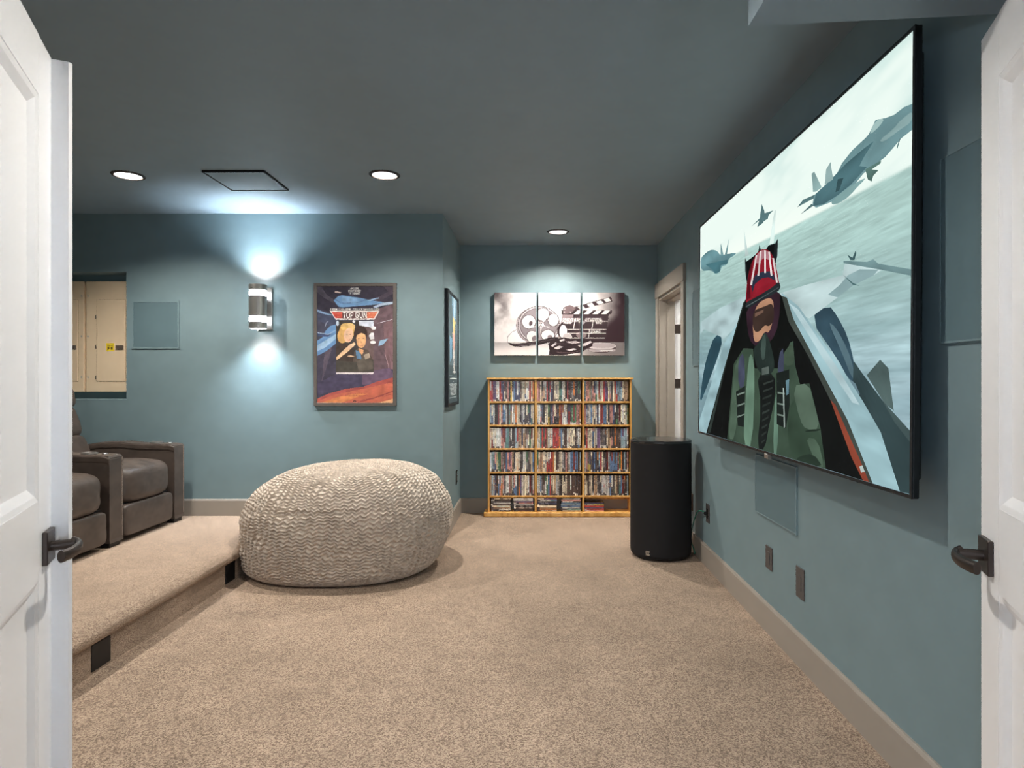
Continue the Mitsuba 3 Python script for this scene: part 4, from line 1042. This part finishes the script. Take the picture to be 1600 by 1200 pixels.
bd = cat([bx(-0.001, 0.0016, -0.016, 0.016, z0, z1, 0.0005) for z0, z1 in ((0.044, 0.053), (0.066, 0.076))] + [bx(-0.001, 0.0016, a, a + 0.007, 0.053, 0.066) for a in (-0.016,)] + [bx(-0.001, 0.0012, -0.003 + i * 0.008, 0.002 + i * 0.008, 0.056, 0.063) for i in range(2)])
part(k, 'badge', placed(bd, CXY[0] + R * math.cos(an), CXY[1] + R * math.sin(an), 0, math.degrees(an)), 'm_nickel', label='small silver badge')

# ------------------------------------------------------------ bean bag


def bean_bag():
    nt, nz = 960, 600
    prof = np.array([(0.0, 0.0), (0.55, 0.0), (0.82, 0.004), (0.90, 0.035), (0.965, 0.13), (1.0, 0.27), (0.985, 0.39), (0.93, 0.48), (0.85, 0.565), (0.72, 0.635), (0.52, 0.685), (0.28, 0.710), (0.10, 0.716), (0.0, 0.717)])
    p = spline(np.c_[prof, np.zeros(len(prof))], nz)[:, :2]
    p[:, 1] = np.maximum(p[:, 1], 0)
    p[0, 0] = p[-1, 0] = 1e-5
    p[:, 0] = np.maximum(p[:, 0], 1e-5)
    th = np.arange(nt) / nt * 2 * np.pi
    c, s = np.cos(th)[:, None], np.sin(th)[:, None]
    se = (np.abs(c) ** 2.3 + np.abs(s) ** 2.3) ** (-1 / 2.3)
    X, Y, Z = 0.690 * se * c * p[None, :, 0], 0.585 * se * s * p[None, :, 0], np.repeat(p[None, :, 1], nt, 0)
    hgt = Z / 0.717
    lump = meshkit.fbm(np.stack([X * 3.2, Y * 3.2, Z * 3.4], -1) + 11, 3, 3) - 0.5
    g = 1 + 0.09 * lump * np.clip(Z * 6, 0, 1)
    X, Y = X * g, Y * g
    Z = Z * (1 + 0.05 * lump) + hgt ** 1.5 * (0.045 * X / 0.69 - 0.03 * Y / 0.6)
    X = X + 0.055 * np.sin(np.clip(hgt, 0, 1) * 2.4)              # leans to the right
    # crease where the top panel meets the side
    cr = np.exp(-((Z - 0.47 - 0.04 * X) / 0.014) ** 2) * np.clip(-s, 0, 1)
    wx = -1.335 + X
    low = np.clip((0.36 - Z) / 0.12, 0, 1)
    wx = np.where(wx < -1.885, wx + (-1.885 - wx) * low, wx)      # pressed against the platform
    P = np.stack([wx, 4.475 + Y, Z], -1)
    du = np.roll(P, -1, 0) - np.roll(P, 1, 0)
    dv = np.gradient(P, axis=1)
    n = np.cross(du, dv)
    n /= np.maximum(np.linalg.norm(n, axis=-1, keepdims=True), 1e-12)
    n[np.isnan(n)] = 0
    arc = np.r_[0, np.cumsum(np.linalg.norm(np.diff(p * [0.64, 1], axis=0), axis=1))]
    u = th[:, None] * 0.66
    warp = meshkit.fbm(np.stack([X * 6, Y * 6, Z * 6], -1) + 3, 3, 9)
    zig = np.abs(((u / 0.050 + 2.2 * warp) % 1.0) - 0.5) * 2
    ph = arc[None, :] / 0.0215 + 0.65 * zig + 3.4 * (warp - 0.5)
    wav = 0.5 + 0.5 * np.sin(2 * np.pi * ph)
    wav = wav ** 1.5 * (0.55 + 0.9 * meshkit.fbm(np.stack([X * 22, Y * 22, Z * 22], -1), 2, 5))
    amp = 0.0155 * np.clip(Z * 12, 0, 1) * np.where(Z > 0.5, 0.62, 1.0)
    tuft = meshkit.noise(np.stack([X * 85, Y * 85, Z * 85], -1), 4)
    P = P + n * (amp * wav + 0.004 * tuft * np.clip(Z * 12, 0, 1) - 0.006 * cr)[..., None]
    P[..., 2] = np.maximum(P[..., 2], 0.001)
    i, j = np.meshgrid(np.arange(nt), np.arange(nz - 1), indexing='ij')
    i2 = (i + 1) % nt
    f = np.stack([i * nz + j, i2 * nz + j, i2 * nz + j + 1, i * nz + j + 1], -1).reshape(-1, 4)
    return P.reshape(-1, 3), f


single('bean_bag', bean_bag(), 'm_fur', 'large round bean bag in pale taupe wavy plush fabric leaning against the platform', 'bean bag', smooth=True)


# ------------------------------------------------------------ recliners on the platform
def pillow(x0, x1, y0, y1, z0, z1, e=0.35, n=64, wrinkle=0.004, seed=1):
    """A stuffed cushion: a superellipsoid with faint wrinkles."""
    s = trimesh.creation.icosphere(5, 1.0).vertices
    f = trimesh.creation.icosphere(5, 1.0).faces
    q = np.sign(s) * np.abs(s) ** e
    q = s / (np.abs(s) ** (2 / e)).sum(1)[:, None] ** (e / 2)
    c, h = np.array([x0 + x1, y0 + y1, z0 + z1]) / 2, np.array([x1 - x0, y1 - y0, z1 - z0]) / 2
    v = c + q * h
    v = v + s * (wrinkle * (meshkit.fbm(v * 14, 3, seed) - 0.5) * 2)[:, None]
    return trimesh.Trimesh(v, f, process=False)


def tilt(m, deg, x, z):
    m = m.copy()
    m.apply_transform(trimesh.transformations.rotation_matrix(math.radians(deg), (0, 1, 0), (x, 0, z)))
    return m


def armrest(k, y0, y1, side):
    z0, xf, xb = ZP, -2.700, -3.42
    q = Polygon([(xb, 0.03), (xf + 0.004, 0.03), (xf, 0.05), (xf, 0.565), (xf - 0.012, 0.585), (xf - 0.05, 0.592), (-2.98, 0.594), (-3.10, 0.608), (-3.28, 0.604), (xb, 0.58)])
    body = prism(q, y0 + 0.006, y1 - 0.006, 'xzy')
    body.apply_translation((0, 0, z0))
    a = part(k, 'armrest', body, 'm_leather', label='upholstered armrest with cup holder')
    pad = []
    for i, x in enumerate(np.linspace(xb + 0.01, xf - 0.002, 30)):
        pad.append((x, np.interp(x, [xb, -3.28, -3.10, -2.98, xf - 0.04, xf], [0.578, 0.604, 0.608, 0.596, 0.592, 0.576])))
    top = Polygon(pad + [(x, z - 0.05) for x, z in reversed(pad)])
    t = prism(top, y0, y1, 'xzy')
    t.apply_translation((0, 0, z0))
    part(a, 'top_pad', rounded(t), 'm_leather', smooth=35)
    ye = y1 - 0.018
    part(a, 'stitching', cat([tube([(xf + 0.0015, ye, z0 + 0.06), (xf + 0.0015, ye, z0 + 0.57)], 0.0018, 6)]), 'm_stitch')
    yc = (y0 + y1) / 2
    part(a, 'cup_holder', lathe([(0.036, 0.560), (0.036, 0.603), (0.040, 0.606), (0.047, 0.603), (0.047, 0.595), (0.036, 0.595)], 40, (-2.875, yc, z0)), 'm_nickel', smooth=35, label='steel cup holder ring')
    part(a, 'control_button', lathe([(0, 0.602), (0.014, 0.602), (0.018, 0.598), (0.018, 0.586), (0, 0.586)], 20, (-2.775, yc, z0)), 'm_nickel', smooth=35, label='steel control button')
    part(a, 'foot', bx(xf - 0.07, xf - 0.01, y0 + 0.02, y1 - 0.02, z0, z0 + 0.032, 0.003), 'm_black')
    part(a, 'foot', bx(xb + 0.02, xb + 0.08, y0 + 0.02, y1 - 0.02, z0, z0 + 0.032, 0.003), 'm_black')


def rounded(m):
    """A prism whose long edges are softened, through the hull of small spheres pairwise along it."""
    v = np.asarray(m.vertices)
    y0, y1 = v[:, 1].min(), v[:, 1].max()
    xz = np.unique(np.round(v[:, [0, 2]], 5), axis=0)
    xs = np.unique(xz[:, 0])
    s = trimesh.creation.icosphere(1, 0.014).vertices
    out = []
    for a, b in zip(xs[:-1], xs[1:]):
        pts = []
        for x in (a, b):
            col = xz[np.abs(xz[:, 0] - x) < 1e-4]
            for z in (col[:, 1].min() + 0.014, col[:, 1].max() - 0.014):
                for y in (y0 + 0.014, y1 - 0.014):
                    pts.append(s * [0.02, 1, 1] + [x, y, z])
        out.append(manifold3d.Manifold.hull_points(np.vstack(pts)))
    return trimesh.Trimesh(*(lambda q: (q.vert_properties[:, :3], q.tri_verts))(manifold3d.Manifold.batch_boolean(out, manifold3d.OpType.Add).to_mesh()), process=False)


def recliner(lab, y0, y1, arms, seed):
    k = thing('recliner', lab, 'recliner', None)
    z = ZP
    part(k, 'seat', pillow(-3.42, -2.678, y0 + 0.003, y1 - 0.003, z + 0.225, z + 0.505, 0.42, seed=seed), 'm_leather', smooth=True)
    part(k, 'footrest', pillow(-2.80, -2.694, y0 + 0.006, y1 - 0.006, z + 0.035, z + 0.245, 0.22, seed=seed + 1, wrinkle=0.003), 'm_leather', smooth=True)
    part(k, 'base', bx(-3.38, -2.74, y0 + 0.01, y1 - 0.01, z + 0.03, z + 0.25), 'm_black')
    for x in (-3.34, -2.80):
        for y in (y0 + 0.06, y1 - 0.06):
            part(k, 'leg', bx(x - 0.02, x + 0.02, y - 0.02, y + 0.02, z, z + 0.032), 'm_black')
    lower = tilt(pillow(-3.48, -3.25, y0 + 0.004, y1 - 0.004, z + 0.42, z + 0.70, 0.4, seed=seed + 2), -20, -3.28, z + 0.45)
    upper = tilt(pillow(-3.48, -3.245, y0 + 0.008, y1 - 0.008, z + 0.665, z + 0.93, 0.4, seed=seed + 3), -20, -3.28, z + 0.45)
    br = part(k, 'backrest', cat([lower, upper]), 'm_leather', smooth=True)
    part(br, 'back_shell', tilt(bx(-3.52, -3.40, y0 + 0.01, y1 - 0.01, z + 0.30, z + 1.05, 0.02), -20, -3.28, z + 0.45), 'm_leather')
    part(br, 'headrest', tilt(pillow(-3.46, -3.225, y0 + 0.02, y1 - 0.02, z + 0.875, z + 1.08, 0.5, seed=seed + 4), -17, -3.28, z + 0.45), 'm_leather', smooth=True)
    for a, b, s in arms:
        armrest(k, a, b, s)


recliner('dark brown leather recliner nearest the back wall', 4.235, 4.815, [(4.82, 4.965, 1)], 3)
recliner('dark brown leather recliner behind the left white door, nearer to the viewer', 3.50, 4.075, [(4.082, 4.228, 1), (3.345, 3.495, -1)], 11)
